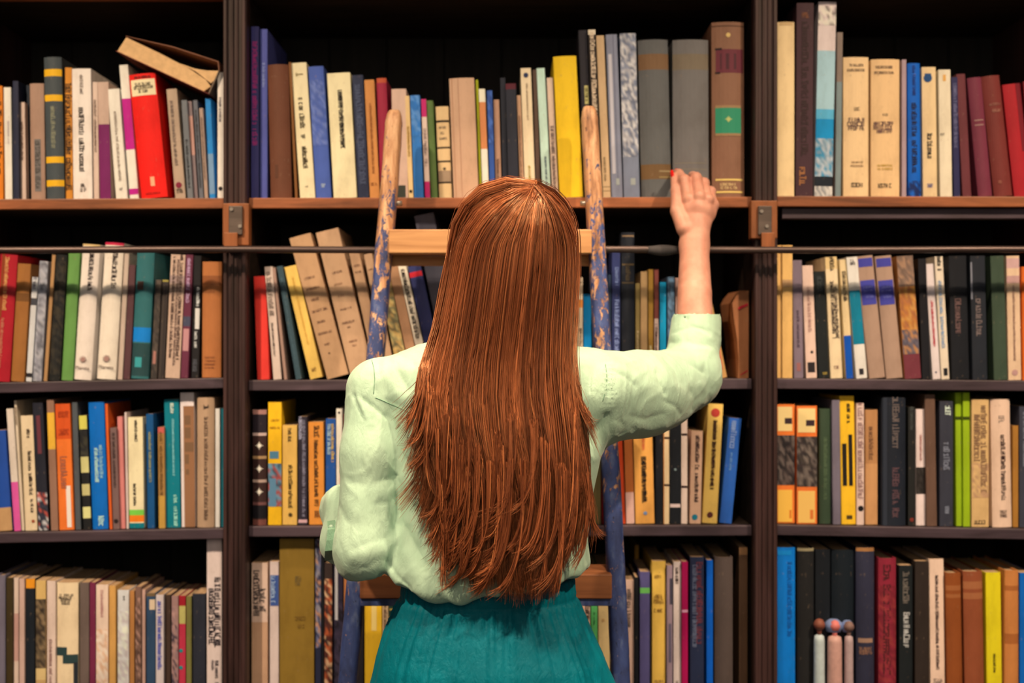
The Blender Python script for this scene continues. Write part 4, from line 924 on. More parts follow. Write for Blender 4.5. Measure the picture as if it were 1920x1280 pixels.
for tab in (LEFT, RIGHT):
    p = rail_pts(tab); ztop = p[0][1]
    levels = list(np.linspace(0.0, ztop - 0.03, 60)) + [ztop - 0.03 + 0.03 * math.sin(a) for a in np.linspace(0.15, math.pi / 2, 8)]
    V, Fc = [], []; n = 20; rj = random.Random(5)
    for z in levels:
        x = rail_x(tab, z); y = lad_y(z); k = 1.0
        if z > ztop - 0.03: k = math.sqrt(max(0.02, 1 - ((z - ztop + 0.03) / 0.0305) ** 2)) * 0.55 + 0.45 if z < ztop - 1e-5 else 0.25
        wv = 1 + rj.uniform(-0.03, 0.03)
        wd = RW * (0.88 + 0.14 * (1 - z / ztop))
        for q in range(n):
            a = 2 * math.pi * q / n; c, s = math.cos(a), math.sin(a)
            e = 0.55
            V.append((x + wd * wv * k * math.copysign(abs(c) ** e, c), y + RDp * k * math.copysign(abs(s) ** e, s), z))
    for i in range(len(levels) - 1):
        for q in range(n): Fc.append((i * n + q, i * n + (q + 1) % n, (i + 1) * n + (q + 1) % n, (i + 1) * n + q))
    Fc.append(tuple(range(n - 1, -1, -1))); Fc.append(tuple((len(levels) - 1) * n + q for q in range(n)))
    r_ = under(mesh_obj('side_rail', V, Fc, M_LPAINT, None, True), LAD)
    zb_ = WZ(381, lad_D(381)); sx = 1 if tab is LEFT else -1
    xb_ = rail_x(tab, zb_)
    tv, tf = tube_mesh([(xb_ + sx * 0.010, lad_y(zb_) + .004, zb_), (xb_ + sx * 0.0235, lad_y(zb_) + .004, zb_ + .0005)], 0.0045, 10)
    mesh_obj('bolt', tv, tf, M_STEEL, r_, True)
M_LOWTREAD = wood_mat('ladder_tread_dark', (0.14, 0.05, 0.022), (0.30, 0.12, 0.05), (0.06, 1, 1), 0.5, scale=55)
z0t = 1.619; stp = 0.2855
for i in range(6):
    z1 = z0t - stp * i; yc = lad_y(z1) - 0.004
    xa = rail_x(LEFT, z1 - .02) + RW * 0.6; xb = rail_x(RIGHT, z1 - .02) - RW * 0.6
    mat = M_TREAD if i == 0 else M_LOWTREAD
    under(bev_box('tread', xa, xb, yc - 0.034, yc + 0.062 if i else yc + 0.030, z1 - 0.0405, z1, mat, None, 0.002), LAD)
    if i == 0:
        bt = bev_box('tread_batten', xa, xb, yc + 0.020, yc + 0.034, z1 - 0.058, z1 - 0.0412, mat, None, 0.001)
    else:
        bt = bev_box('tread_batten', xa, xb, yc - 0.030, yc - 0.012, z1 - 0.053, z1 - 0.0412, M_LPAINT, None, 0.001)
    under(bt, LAD)
# ------------------------------------------------------------------ implicit surfaces for the figure
class Field:
    def __init__(s, lo, hi, h):
        s.lo = np.array(lo, float); s.h = np.array(h if hasattr(h, '__len__') else (h, h, h), float)
        s.n = np.ceil((np.array(hi) - s.lo) / s.h).astype(int) + 1
        ax = [(s.lo[i] + s.h[i] * np.arange(s.n[i])).astype(np.float32) for i in range(3)]
        s.X = ax[0][:, None, None]; s.Y = ax[1][None, :, None]; s.Z = ax[2][None, None, :]
        s.F = None
    def cap(s, a, b, ra, rb, sy=1.0):
        a = np.asarray(a, np.float32); b = np.asarray(b, np.float32); d = b - a; L2 = float(d @ d) + 1e-12
        h = np.clip(((s.X - a[0]) * d[0] + (s.Y - a[1]) * d[1] + (s.Z - a[2]) * d[2]) / L2, 0, 1)
        q = np.sqrt((s.X - a[0] - h * d[0]) ** 2 + ((s.Y - a[1] - h * d[1]) / sy) ** 2 + (s.Z - a[2] - h * d[2]) ** 2)
        return q - (ra + (rb - ra) * h)
    def ell(s, c, r):
        r = np.asarray(r, np.float32)
        k = np.sqrt(((s.X - c[0]) / r[0]) ** 2 + ((s.Y - c[1]) / r[1]) ** 2 + ((s.Z - c[2]) / r[2]) ** 2)
        return (k - 1) * float(r.min())
    def loft(s, rows, n=2.4):
        """rows: (z, cx, a, cy, b) from top to bottom"""
        rows = sorted(rows); zs = [r[0] for r in rows]
        Zf = s.Z.ravel(); g = [np.interp(Zf, zs, [r[i] for r in rows]).astype(np.float32)[None, None, :] for i in (1, 2, 3, 4)]
        k = (np.abs((s.X - g[0]) / g[1]) ** n + np.abs((s.Y - g[2]) / g[3]) ** n) ** (1.0 / n)
        d = (k - 1) * np.minimum(g[1], g[3])
        return np.maximum(d, np.maximum(s.Z - zs[-1], zs[0] - s.Z))
    def add(s, d, k=0.02):
        if s.F is None: s.F = np.array(np.broadcast_to(d, s.n), np.float32)
        else: s.F = smin(s.F, d, k)
    def mesh(s):
        return surface_nets(s.F, s.lo, s.h)
def smin(a, b, k):
    h = np.clip(0.5 + 0.5 * (b - a) / k, 0, 1)
    return (b * (1 - h) + a * h - k * h * (1 - h)).astype(np.float32)
def surface_nets(Fv, lo, h):
    ins = Fv < 0
    n = np.array(Fv.shape)
    cnt = np.zeros(n - 1, np.uint8)
    for i in (0, 1):
        for j in (0, 1):
            for k in (0, 1): cnt += ins[i:n[0] - 1 + i, j:n[1] - 1 + j, k:n[2] - 1 + k]
    act = (cnt > 0) & (cnt < 8)
    I = np.argwhere(act); idx = np.full(n - 1, -1, np.int32); idx[act] = np.arange(len(I))
    acc = np.zeros((len(I), 3)); num = np.zeros(len(I))
    cor = [(i, j, k) for i in (0, 1) for j in (0, 1) for k in (0, 1)]
    vals = {c: Fv[I[:, 0] + c[0], I[:, 1] + c[1], I[:, 2] + c[2]].astype(float) for c in cor}
    for c in cor:
        for ax in range(3):
            if c[ax] == 0:
                d = list(c); d[ax] = 1; d = tuple(d)
                va, vb = vals[c], vals[d]; m = (va < 0) != (vb < 0)
                t = np.where(m, va / np.where(m, va - vb, 1), 0)
                p = np.tile(np.array(c, float), (len(I), 1)); p[:, ax] = t
                acc[m] += p[m]; num[m] += 1
    V = (I + acc / num[:, None]) * h + lo
    quads = []
    for ax in range(3):
        o1, o2 = (ax + 1) % 3, (ax + 2) % 3
        sl_a = [slice(None)] * 3; sl_b = [slice(None)] * 3
        sl_a[ax] = slice(0, n[ax] - 1); sl_b[ax] = slice(1, n[ax])
        A, B = ins[tuple(sl_a)], ins[tuple(sl_b)]
        E = np.argwhere(A != B)
        ok = (E[:, o1] > 0) & (E[:, o2] > 0) & (E[:, o1] < n[o1] - 1) & (E[:, o2] < n[o2] - 1); E = E[ok]
        s = A[E[:, 0], E[:, 1], E[:, 2]]
        def g(d1, d2):
            q = E.copy(); q[:, o1] -= d1; q[:, o2] -= d2
            return idx[q[:, 0], q[:, 1], q[:, 2]]
        Q = np.stack([g(1, 1), g(0, 1), g(0, 0), g(1, 0)], 1)
        Q[~s] = Q[~s][:, ::-1]
        quads.append(Q)
    return V.astype(np.float32), np.concatenate(quads).astype(np.int32)
def smooth_verts(V, Q, it=2, lam=0.5):
    e = np.concatenate([Q[:, [0, 1]], Q[:, [1, 2]], Q[:, [2, 3]], Q[:, [3, 0]]])
    for _ in range(it):
        s = np.zeros_like(V); c = np.zeros(len(V), np.float32)
        for k in range(3):
            s[:, k] = np.bincount(e[:, 0], V[e[:, 1], k], len(V)) + np.bincount(e[:, 1], V[e[:, 0], k], len(V))
        c = np.bincount(e[:, 0], minlength=len(V)) + np.bincount(e[:, 1], minlength=len(V))
        V = V + lam * (s / np.maximum(c, 1)[:, None] - V)
    return V.astype(np.float32)
def vnormals(V, Q):
    nrm = np.cross(V[Q[:, 2]] - V[Q[:, 0]], V[Q[:, 3]] - V[Q[:, 1]])
    N = np.zeros_like(V)
    for k in range(4):
        for a in range(3): N[:, a] += np.bincount(Q[:, k], nrm[:, a], len(V))
    return N / np.maximum(np.linalg.norm(N, axis=1, keepdims=True), 1e-12)
def vnoise(p, seed=0):
    """smooth value noise at points p (n,3), about -1..1"""
    i = np.floor(p).astype(np.int64); f = p - i; f = f * f * (3 - 2 * f); out = 0
    for dx in (0, 1):
        for dy in (0, 1):
            for dz in (0, 1):
                hsh = ((i[:, 0] + dx) * 73856093) ^ ((i[:, 1] + dy) * 19349663) ^ ((i[:, 2] + dz) * 83492791) ^ (seed * 2654435)
                hsh = (hsh ^ (hsh >> 13)) * 1274126177 & 0x7fffffff
                r_ = (hsh % 20011) / 10005.5 - 1
                out = out + r_ * (f[:, 0] if dx else 1 - f[:, 0]) * (f[:, 1] if dy else 1 - f[:, 1]) * (f[:, 2] if dz else 1 - f[:, 2])
    return out

# ------------------------------------------------------------------ materials of the figure
def skin_mat():
    m, nt, b = new_mat('skin')
    n = noise_uv(nt, 35, (1, 1, 1), 4)
    r_ = ramp(nt, [(0.3, (0.50, 0.235, 0.18)), (0.6, (0.62, 0.32, 0.25))]); nt.links.new(n.outputs[0], r_.inputs[0])
    nt.links.new(r_.outputs[0], b.inputs['Base Color']); b.inputs['Roughness'].default_value = 0.5
    b.inputs['Subsurface Weight'].default_value = 0.15; b.inputs['Subsurface Radius'].default_value = (0.01, 0.004, 0.002); b.inputs['Subsurface Scale'].default_value = 0.3
    n2 = noise_uv(nt, 300, (1, 1, 1), 2); bump(nt, b, n2.outputs[0], 0.12, 0.0004)
    return m
def cloth_mat(name, c1, c2, rough, weave, sheen=0.2):
    m, nt, b = new_mat(name)
    n = noise_uv(nt, 14, (1, 1, 1), 4)
    r_ = ramp(nt, [(0.3, c1), (0.7, c2)]); nt.links.new(n.outputs[0], r_.inputs[0])
    nt.links.new(r_.outputs[0], b.inputs['Base Color']); b.inputs['Roughness'].default_value = rough
    b.inputs['Sheen Weight'].default_value = sheen; b.inputs['Sheen Roughness'].default_value = 0.4
    b.inputs['Specular IOR Level'].default_value = 0.12
    n2 = noise_uv(nt, weave, (1, 1, 0.4), 6, 0.68, 0.9); n3 = noise_uv(nt, weave * 0.33, (1, 1.0, 0.55), 3, 0.5, 1.6)
    ad = nd(nt, 'ShaderNodeMath', operation='MULTIPLY_ADD'); nt.links.new(n3.outputs[0], ad.inputs[0]); ad.inputs[1].default_value = 1.3; nt.links.new(n2.outputs[0], ad.inputs[2])
    bump(nt, b, ad.outputs[0], 0.6, 0.0022)
    return m
M_SKIN = skin_mat()
M_BLOUSE = cloth_mat('pale_green_crepe', (0.37, 0.585, 0.475), (0.45, 0.685, 0.56), 0.75, 75)
M_TROUSER = cloth_mat('teal_satin', (0.000, 0.12, 0.18), (0.000, 0.18, 0.262), 0.5, 160, 0.0)
M_NAIL = plain_mat('red_nail_varnish', (0.75, 0.012, 0.012), 0.2, 0.6)
M_SHOE = plain_mat('brown_shoe_leather', (0.10, 0.045, 0.02), 0.45)
M_EYE = plain_mat('eye_white', (0.8, 0.78, 0.75), 0.2)
M_SEAM = cloth_mat('sleeve_tab_green', (0.14, 0.30, 0.22), (0.20, 0.38, 0.28), 0.7, 120)

BY = -0.38                                   # body axis
def BP(px, py, dy=0.0): return P(px, py, DS + BY + dy)
YC = DS + BY
# joints
HEAD = BP(966, 470, 0.0)
SH_L, EL_L, WR_L = P(706, 732, YC), P(689, 1028, YC - 0.035), P(676, 925, 2.11)
HA_L = P(690, 868, lad_D(868) - 0.012)
EF_R = P(1303.5, 706, 2.122)
SH_R, MID_R, EL_R, WR_R = P(1108, 735, YC), P(1200, 735, 2.02), P(1294, 706, 2.12), P(1302, 458, 2.20)
HIP_Z = 0.90
# ---- skin: one continuous figure
def build_body():
    f = Field((-0.33, -0.60, -0.005), (0.36, -0.10, 1.70), (0.0055, 0.0055, 0.0065))
    hc = HEAD
    f.add(f.ell(hc + (0, 0.0, 0.012), (0.074, 0.092, 0.096)))
    f.add(f.ell(hc + (0, 0.040, -0.055), (0.052, 0.056, 0.060)), 0.03)          # jaw
    f.add(f.cap(hc + (0, 0.094, -0.005), hc + (0, 0.112, -0.035), 0.007, 0.012), 0.008)  # nose
    f.add(f.cap(hc + (-0.018, 0.090, -0.068), hc + (0.018, 0.090, -0.068), 0.007, 0.007), 0.008)  # lips
    for s in (-1, 1):
        f.add(f.ell(hc + (s * 0.076, 0.005, -0.012), (0.010, 0.020, 0.032)), 0.006)     # ears
        f.F = np.maximum(f.F, -f.ell(hc + (s * 0.031, 0.098, -0.002), (0.017, 0.016, 0.010)))  # eye sockets
    neck = BP(945, 655)
    f.add(f.cap(hc + (0, -0.005, -0.05), neck + (0, 0, -0.02), 0.050, 0.055), 0.03)
    T = lambda py, px0, px1, b: (WZ(py, YC), (WX(px0, YC) + WX(px1, YC)) / 2, (WX(px1, YC) - WX(px0, YC)) / 2, BY, b)
    f.add(f.loft([T(675, 800, 1040, .050), T(730, 780, 1050, .078), T(850, 785, 1060, .086), T(960, 785, 1060, .084), T(1090, 770, 1068, .088), T(1200, 750, 1100, .10), T(1300, 730, 1120, .105)], 2.2), 0.04)
    for s, a, e in ((-1, SH_L, EL_L), ):
        f.add(f.cap(a, e, 0.034, 0.030), 0.015)
    f.add(f.cap(EL_L, WR_L, 0.031, 0.023), 0.015)
    f.add(f.cap(SH_R, EL_R + (-0.002, 0, 0.0), 0.036, 0.030), 0.015)
    f.add(f.cap(SH_L, SH_R, 0.034, 0.034), 0.015)
    f.add(f.cap(EL_R, EF_R * 0.93 + WR_R * 0.07, 0.029, 0.026), 0.012)
    for s in (-1, 1):
        cx = WX(925, YC)
        hip = np.array([cx + s * 0.085, BY, 0.90]); kn = np.array([cx + s * 0.088, BY + 0.006, 0.475]); an = np.array([cx + s * 0.085, BY - 0.012, 0.075])
        f.add(f.cap(hip, kn, 0.080, 0.052), 0.03); f.add(f.cap(kn, an, 0.050, 0.034), 0.02)
        f.add(f.cap(an + (0, 0, -0.035), an + (s * 0.012, 0.15, -0.047), 0.034, 0.022), 0.02)
    V, Q = f.mesh(); V = smooth_verts(V, Q, 2)
    return V, Q
def build_hand(wr, mcp, fing, thumb, lo, hi, h, fore=None):
    f = Field(lo, hi, h)
    if fore is not None:
        f.add(f.cap(fore[0], fore[1], fore[2], fore[3]))
        f.add(f.cap(fore[1], wr, fore[3], 0.0240, 0.92), 0.002)
    f.add(f.cap(wr, wr + (mcp[1] - wr) * 0.35, 0.0225, 0.021, 0.72), 0.014)
    for m in mcp: f.add(f.cap(wr + (m - wr) * 0.25, m, 0.0130, 0.0100), 0.010)
    for a, b in zip(mcp[:-1], mcp[1:]): f.add(f.cap(a + (wr - a) * .22, b + (wr - b) * .22, 0.0110, 0.0105), 0.008)
    for ch in fing:
        f.add(f.ell(np.array(ch[0][0]) + (0, -0.0035, 0.001), (0.0088, 0.0085, 0.0095)), 0.004)
        f.add(f.ell(np.array(ch[1][0]) + (0, -0.0010, 0.0015), (0.0088, 0.0086, 0.0086)), 0.003)
    for ch in fing + [thumb]:
        g = None
        for (p, ra), (q, rb) in zip(ch[:-1], ch[1:]):
            d = f.cap(p, q, ra, rb); g = d if g is None else smin(g, d, 0.003)
        f.add(g, 0.0045)
    return f
def grow(ch, rs): return [(np.asarray(p, float), r) for p, r in zip(ch, rs)]
hp = lambda x, y, D: P(x, y, D)
mR = [hp(1291, 374, 2.212), hp(1311, 369, 2.206), hp(1326, 375, 2.211), hp(1336.5, 385, 2.222)]
fR = [grow([mR[0], hp(1283, 338, 2.232), hp(1273, 325, 2.262), hp(1268.5, 323, 2.287)], (.0105, .0088, .0078, .0066)),
      grow([mR[1], hp(1305, 334, 2.236), hp(1299, 330, 2.268), hp(1296, 335, 2.289)], (.0105, .0090, .0080, .0068)),
      grow([mR[2], hp(1320, 344, 2.242), hp(1315, 340, 2.270), hp(1312, 345, 2.289)], (.0100, .0085, .0076, .0064)),
      grow([mR[3], hp(1332.5, 360, 2.250), hp(1329, 355, 2.272), hp(1326, 359, 2.289)], (.0092, .0075, .0066, .0056))]
tR = grow([hp(1284, 428, 2.200), hp(1270, 396, 2.212), hp(1267.5, 358, 2.232), hp(1265, 331, 2.254)], (.0150, .0118, .0092, .0072))
fb = EF_R * 0.38 + WR_R * 0.62
hf = build_hand(WR_R, mR, fR, tR, (0.255, -0.222, 1.40), (0.372, 0.004, 1.735), 0.00145, (EF_R, fb, 0.0330, 0.0285))
VR, QR = hf.mesh(); VR = smooth_verts(VR, QR, 1)
# resting hand round the ladder rail
w_ = HA_L; ax_ = (HA_L - WR_L); 
mL = [w_ + (0.016 * 0 - 0.020 + 0.0, -0.012 + 0.0, 0.018 - 0.013 * i) for i in range(4)]
xr_ = rail_x(LEFT, w_[2]); yr_ = lad_y(w_[2])
mL = [np.array([xr_ - 0.022, yr_ - 0.026, w_[2] + 0.030 - 0.019 * i]) for i in range(4)]
fL = [grow([m, m + (-0.004, 0.030, 0.004), m + (0.012, 0.058, 0.003), m + (0.034, 0.060, 0.002)], (.0100, .0086, .0078, .0066)) for m in mL]
wl = np.array([xr_ - 0.004, yr_ - 0.072, w_[2] - 0.045])
tL = grow([wl + (0.012, 0.02, 0.02), wl + (0.022, 0.038, 0.045), np.array([xr_ + 0.0275, yr_ - 0.008, w_[2] + 0.028]), np.array([xr_ + 0.0275, yr_ + 0.018, w_[2] + 0.040])], (.0140, .0110, .0090, .0072))
lo_ = wl - (0.075, 0.05, 0.11); hi_ = wl + (0.075, 0.165, 0.13)
WR_L = wl
lf = build_hand(wl, mL, fL, tL, lo_, hi_, 0.002, (EL_L * .45 + wl * .55, EL_L * .2 + wl * .8, 0.026, 0.025))
VL, QL = lf.mesh()
VB, QB = build_body()
VV = np.concatenate([VB, VR, VL]); QQ = np.concatenate([QB, QR + len(VB), QL + len(VB) + len(VR)])
PERSON = fast_mesh('person', VV, QQ, M_SKIN)
tag(PERSON, 'person with long auburn hair, pale green blouse and teal trousers reaching up to a shelf', 'person')
# nails
def nail(c, n_, up, w, l, name='nail'):
    c = Vector(c); n_ = Vector(n_).normalized(); up = (Vector(up) - n_ * Vector(up).dot(n_)).normalized(); sd = up.cross(n_)
    V, Fc = [], []; nu, nv = 7, 7
    for i in range(nu):
        for j in range(nv):
            u = -1 + 2 * i / (nu - 1); v = -1 + 2 * j / (nv - 1)
            uu = u * math.sqrt(1 - v * v * 0.45)
            V.append(c + sd * (uu * w) + up * (v * l) - n_ * (0.9 * w * u * u * 0.6 + 0.35 * l * max(0, v) ** 2 * .3) + n_ * 0.0006)
    for i in range(nu - 1):
        for j in range(nv - 1): Fc.append((i * nv + j, (i + 1) * nv + j, (i + 1) * nv + j + 1, i * nv + j + 1))
    o = mesh_obj(name, V, Fc, M_NAIL, PERSON, True)
    md = o.modifiers.new('thick', 'SOLIDIFY'); md.thickness = 0.0008
    return o
nail(np.array(tR[3][0]) + (-0.0066, -0.0028, 0.0035), (-0.92, -0.38, 0.10), np.array(tR[3][0]) - np.array(tR[2][0]), 0.0052, 0.0085)
for ch in fR:
    d = np.array(ch[3][0]) - np.array(ch[2][0])
    nail(np.array(ch[3][0]) + (-0.001, 0.0, ch[3][1] * 0.94), (-0.12, -0.10, 1), d, 0.0045, 0.0070)
for s in (-1, 1):
    tv, tf = [], []
    o = lathe('eye', [(0.002, -0.0105), (0.007, -0.008), (0.0105, 0), (0.007, 0.008), (0.002, 0.0105)], M_EYE, PERSON, 12, tuple(HEAD + (s * 0.031, 0.078, -0.002)))
# ---- shoes
for s in (-1, 1):
    cx = WX(925, YC) + s * 0.085
    f = Field((cx - 0.08, BY - 0.09, -0.004), (cx + 0.08, BY + 0.20, 0.12), 0.005)
    f.add(f.cap((cx, BY - 0.025, 0.042), (cx + s * 0.012, BY + 0.13, 0.034), 0.044, 0.040)); f.add(f.cap((cx, BY - 0.012, 0.04), (cx, BY - 0.012, 0.085), 0.046, 0.044), 0.02)
    f.F = np.maximum(f.F, 0.0005 - f.Z)
    V, Q = f.mesh(); fast_mesh('shoe', V, Q, M_SHOE, PERSON)

# ---- trousers
def build_trousers():
    f = Field((-0.30, -0.57, 0.07), (0.24, -0.19, 1.085), (0.0036, 0.0042, 0.0045))
    T = lambda py, px0, px1, b, dy=0.0: (WZ(py, YC), (WX(px0, YC) + WX(px1, YC)) / 2, (WX(px1, YC) - WX(px0, YC)) / 2, BY + dy, b)
    f.add(f.loft([(1.080, WX(915, YC), .129, BY, .098), T(1105, 753, 1078, .099), T(1140, 738, 1092, .104, -.002), T(1180, 722, 1108, .113, -.006), T(1230, 708, 1130, .124, -.010),
                  T(1280, 698, 1147, .130, -.012), T(1340, 690, 1158, .130, -.010), T(1420, 700, 1150, .118, 0)], 2.15))
    cx = WX(924, YC)
    for s in (-1, 1):
        f.add(f.cap((cx + s * 0.090, BY - 0.004, 0.86), (cx + s * 0.095, BY, 0.48), 0.092, 0.082), 0.03)
        f.add(f.cap((cx + s * 0.095, BY, 0.48), (cx + s * 0.092, BY, 0.16), 0.082, 0.080), 0.02)
    f.F = np.maximum(f.F, 0.115 - f.Z)
    V, Q = f.mesh(); V = smooth_verts(V, Q, 1); N = vnormals(V, Q)
    th = np.arctan2(V[:, 0] - cx, -(V[:, 1] - BY))
    z = V[:, 2]; wz = 1.068
    drop = np.clip((wz - 0.018 - z) / 0.30, 0, 1)
    s_ = th * 0.14
    wob = vnoise(np.stack([s_ * 26, z * 3, z * 0 + 4], 1), 3) * 0.55
    fine = np.sin((th * 46) + wob * 5.0 + vnoise(np.stack([s_ * 60, z * 8, z * 0], 1), 7) * 1.5)
    mid = np.sin(th * 21 + wob * 4.5 + 1.0)
    big = np.sin(th * 9 + wob * 3 + 0.4)
    amp = np.where(z > wz - 0.018, 1, 0) * 0.0
    gath = np.clip((wz - 0.016 - z) / 0.012, 0, 1)
    fade = np.exp(-drop * 4.2)
    d = gath * (fine * 0.0013 * fade * np.clip(1.2 - drop * 3, 0.1, 1) + (mid * 0.0022 - np.clip(1 - np.abs(np.sin(th * 10.5 + wob * 2.6)) * 2.2, 0, 1) * 0.0060 - np.clip(1 - np.abs(np.sin(th * 17 + 1 + wob * 3.4)) * 2.0, 0, 1) * 0.0035 * np.exp(-drop * 3)) * np.exp(-drop * 1.3) + big * 0.0034 * np.clip(drop * 2.2, 0, 1) * np.exp(-drop * 0.6))
    d += (1 - gath) * (np.sin(th * 70 + wob * 3) * 0.0011)
    d -= 0.0035 * np.exp(-((z - (wz - 0.017)) / 0.0035) ** 2)
    # centre back seam
    xs = WX(948, YC - 0.12); d -= 0.0028 * np.exp(-((V[:, 0] - xs - (z - 0.95) * -0.03) / 0.0022) ** 2) * (V[:, 1] < BY) * np.clip(drop * 5, 0, 1)
    V = V + N * d[:, None]
    return V, Q
V, Q = build_trousers(); TRO = fast_mesh('trousers', V, Q, M_TROUSER, PERSON)

# ---- blouse
def build_blouse():
    f = Field((-0.318, -0.545, 1.015), (0.375, -0.085, 1.475), 0.0034)
    T = lambda py, px0, px1, b, dy=0.0: (WZ(py, YC), (WX(px0, YC) + WX(px1, YC)) / 2, (WX(px1, YC) - WX(px0, YC)) / 2, BY + dy, b)
    f.add(f.loft([T(655, 800, 1040, .05), T(690, 740, 1080, .078), T(740, 722, 1112, .098), T(850, 738, 1128, .106), T(950, 742, 1106, .103), T(1010, 730, 1102, .106),
                  T(1055, 712, 1106, .114, -.003), T(1085, 708, 1104, .116, -.004), T(1112, 722, 1094, .110, -.003), T(1145, 745, 1085, .102)], 2.3))
    f.add(f.cap(P(716, 724, YC), P(890, 690, YC), 0.042, 0.052), 0.025)
    f.add(f.cap(P(1100, 722, YC), P(990, 695, YC), 0.047, 0.052), 0.025)
    f.add(f.cap(P(945, 640, YC), P(945, 690, YC), 0.056, 0.070), 0.03)
    # collar stand hidden under the hair
    # gathered sleeve on the hanging arm
    sl = f.cap(SH_L, P(697, 850, YC - .02), 0.046, 0.0435)
    sl = smin(sl, f.cap(P(697, 850, YC - .02), EL_L, 0.0435, 0.0465), 0.02)
    fo = f.cap(EL_L, P(648, 955, 2.035), 0.0455, 0.0415)
    fo = smin(fo, f.cap(P(662, 1030, 1.97), P(634, 1024, 1.965), 0.030, 0.027), 0.03)
    fo = smin(fo, f.ell(P(640, 935, 1.99), (0.024, 0.03, 0.022)), 0.02)
    axl = WR_L - EL_L; axl = axl / np.linalg.norm(axl)
    cutc = EL_L + axl * 0.165
    fo = np.maximum(fo, (f.X - cutc[0]) * axl[0] + (f.Y - cutc[1]) * axl[1] + (f.Z - cutc[2]) * axl[2])
    sl = smin(sl, fo, 0.018)
    sl = smin(sl, f.cap(P(668, 1062, YC - .03), P(672, 1074, YC - .03), 0.014, 0.009), 0.03)
    f.F = smin(f.F, sl, 0.010)
    # raised arm, baggy below
    ar = f.cap(SH_R, MID_R, 0.062, 0.0625)
    ar = smin(ar, f.cap(MID_R, EL_R, 0.0605, 0.050), 0.02)
    ar = smin(ar, f.cap(P(1130, 790, 1.93), P(1255, 760, 2.06), 0.030, 0.030), 0.035)
    ar = smin(ar, f.ell(P(1288, 748, 2.10), (0.020, 0.03, 0.018)), 0.02)
    c0, c1 = EL_R, P(1306, 600, 2.155)
    cu = f.cap(c0, c1, 0.048, 0.0395)
    cu = smin(cu, f.cap(P(1304, 640, 2.145), P(1306, 590, 2.155), 0.0420, 0.0410), 0.004)
    axr = WR_R - EF_R; axr = axr / np.linalg.norm(axr); axr = axr + (0, 0.42, 0); axr = axr / np.linalg.norm(axr); cutr = P(1306, 597, 2.155)
    pl = (f.X - cutr[0]) * axr[0] + (f.Y - cutr[1]) * axr[1] + (f.Z - cutr[2]) * axr[2]
    cu = np.maximum(cu, pl)
    cu = np.maximum(cu, -np.maximum(f.cap(EF_R, c1 + (0, 0.008, .05), 0.0328, 0.0322), -(pl + 0.03)))      # hollow cuff
    ar = smin(ar, cu, 0.016)
    f.F = smin(f.F, ar, 0.024)
    # hem
    hx = [600, 694, 712, 740, 790, 850, 900, 950, 1010, 1060, 1110]; hy = [1118, 1102, 1088, 1104, 1126, 1136, 1124, 1112, 1108, 1099, 1088]
    hz = np.interp(f.X.ravel(), [WX(a, YC - .11) for a in hx], [WZ(b, YC - .11) for b in hy]).astype(np.float32)[:, None, None]
    hm = hz - f.Z
    body_only = np.clip((f.X - WX(745, YC)) / 0.01 + 1.5, 0, 1)
    a, b, k = f.F, hm, 0.010
    h = np.clip(0.5 - 0.5 * (b - a) / k, 0, 1)
    f.F = (b * (1 - h) + a * h + k * h * (1 - h)).astype(np.float32)
    V, Q = f.mesh(); V = smooth_verts(V, Q, 1); N = vnormals(V, Q)
    # folds: grooves and ridges along lines drawn on the back of the cloth
    DB = YC - 0.10
    def line(pts, w, depth, D=DB, back=True, side=None):
        q = np.full(len(V), 9.0, np.float32); prog = np.zeros(len(V), np.float32)
        L = [np.array([WX(x, D), WZ(y, D)]) for x, y in pts]; tot = len(L) - 1
        for i in range(tot):
            a, b = L[i], L[i + 1]; d = b - a
            t = np.clip(((V[:, 0] - a[0]) * d[0] + (V[:, 2] - a[1]) * d[1]) / (d @ d), 0, 1)
            r_ = np.hypot(V[:, 0] - a[0] - t * d[0], V[:, 2] - a[1] - t * d[1])
            m = r_ < q; q[m] = r_[m]; prog[m] = (i + t[m]) / tot
        e = depth * (np.exp(-(q / w) ** 2) if depth > 0 else np.exp(-(q / (w * 0.8)) ** 1.15)) * np.clip(np.minimum(prog, 1 - prog) * 6 + 0.25, 0, 1)
        if back: e = e * np.clip(-N[:, 1] * 2.5 + 0.25, 0, 1)
        return e
    d = np.zeros(len(V), np.float32)
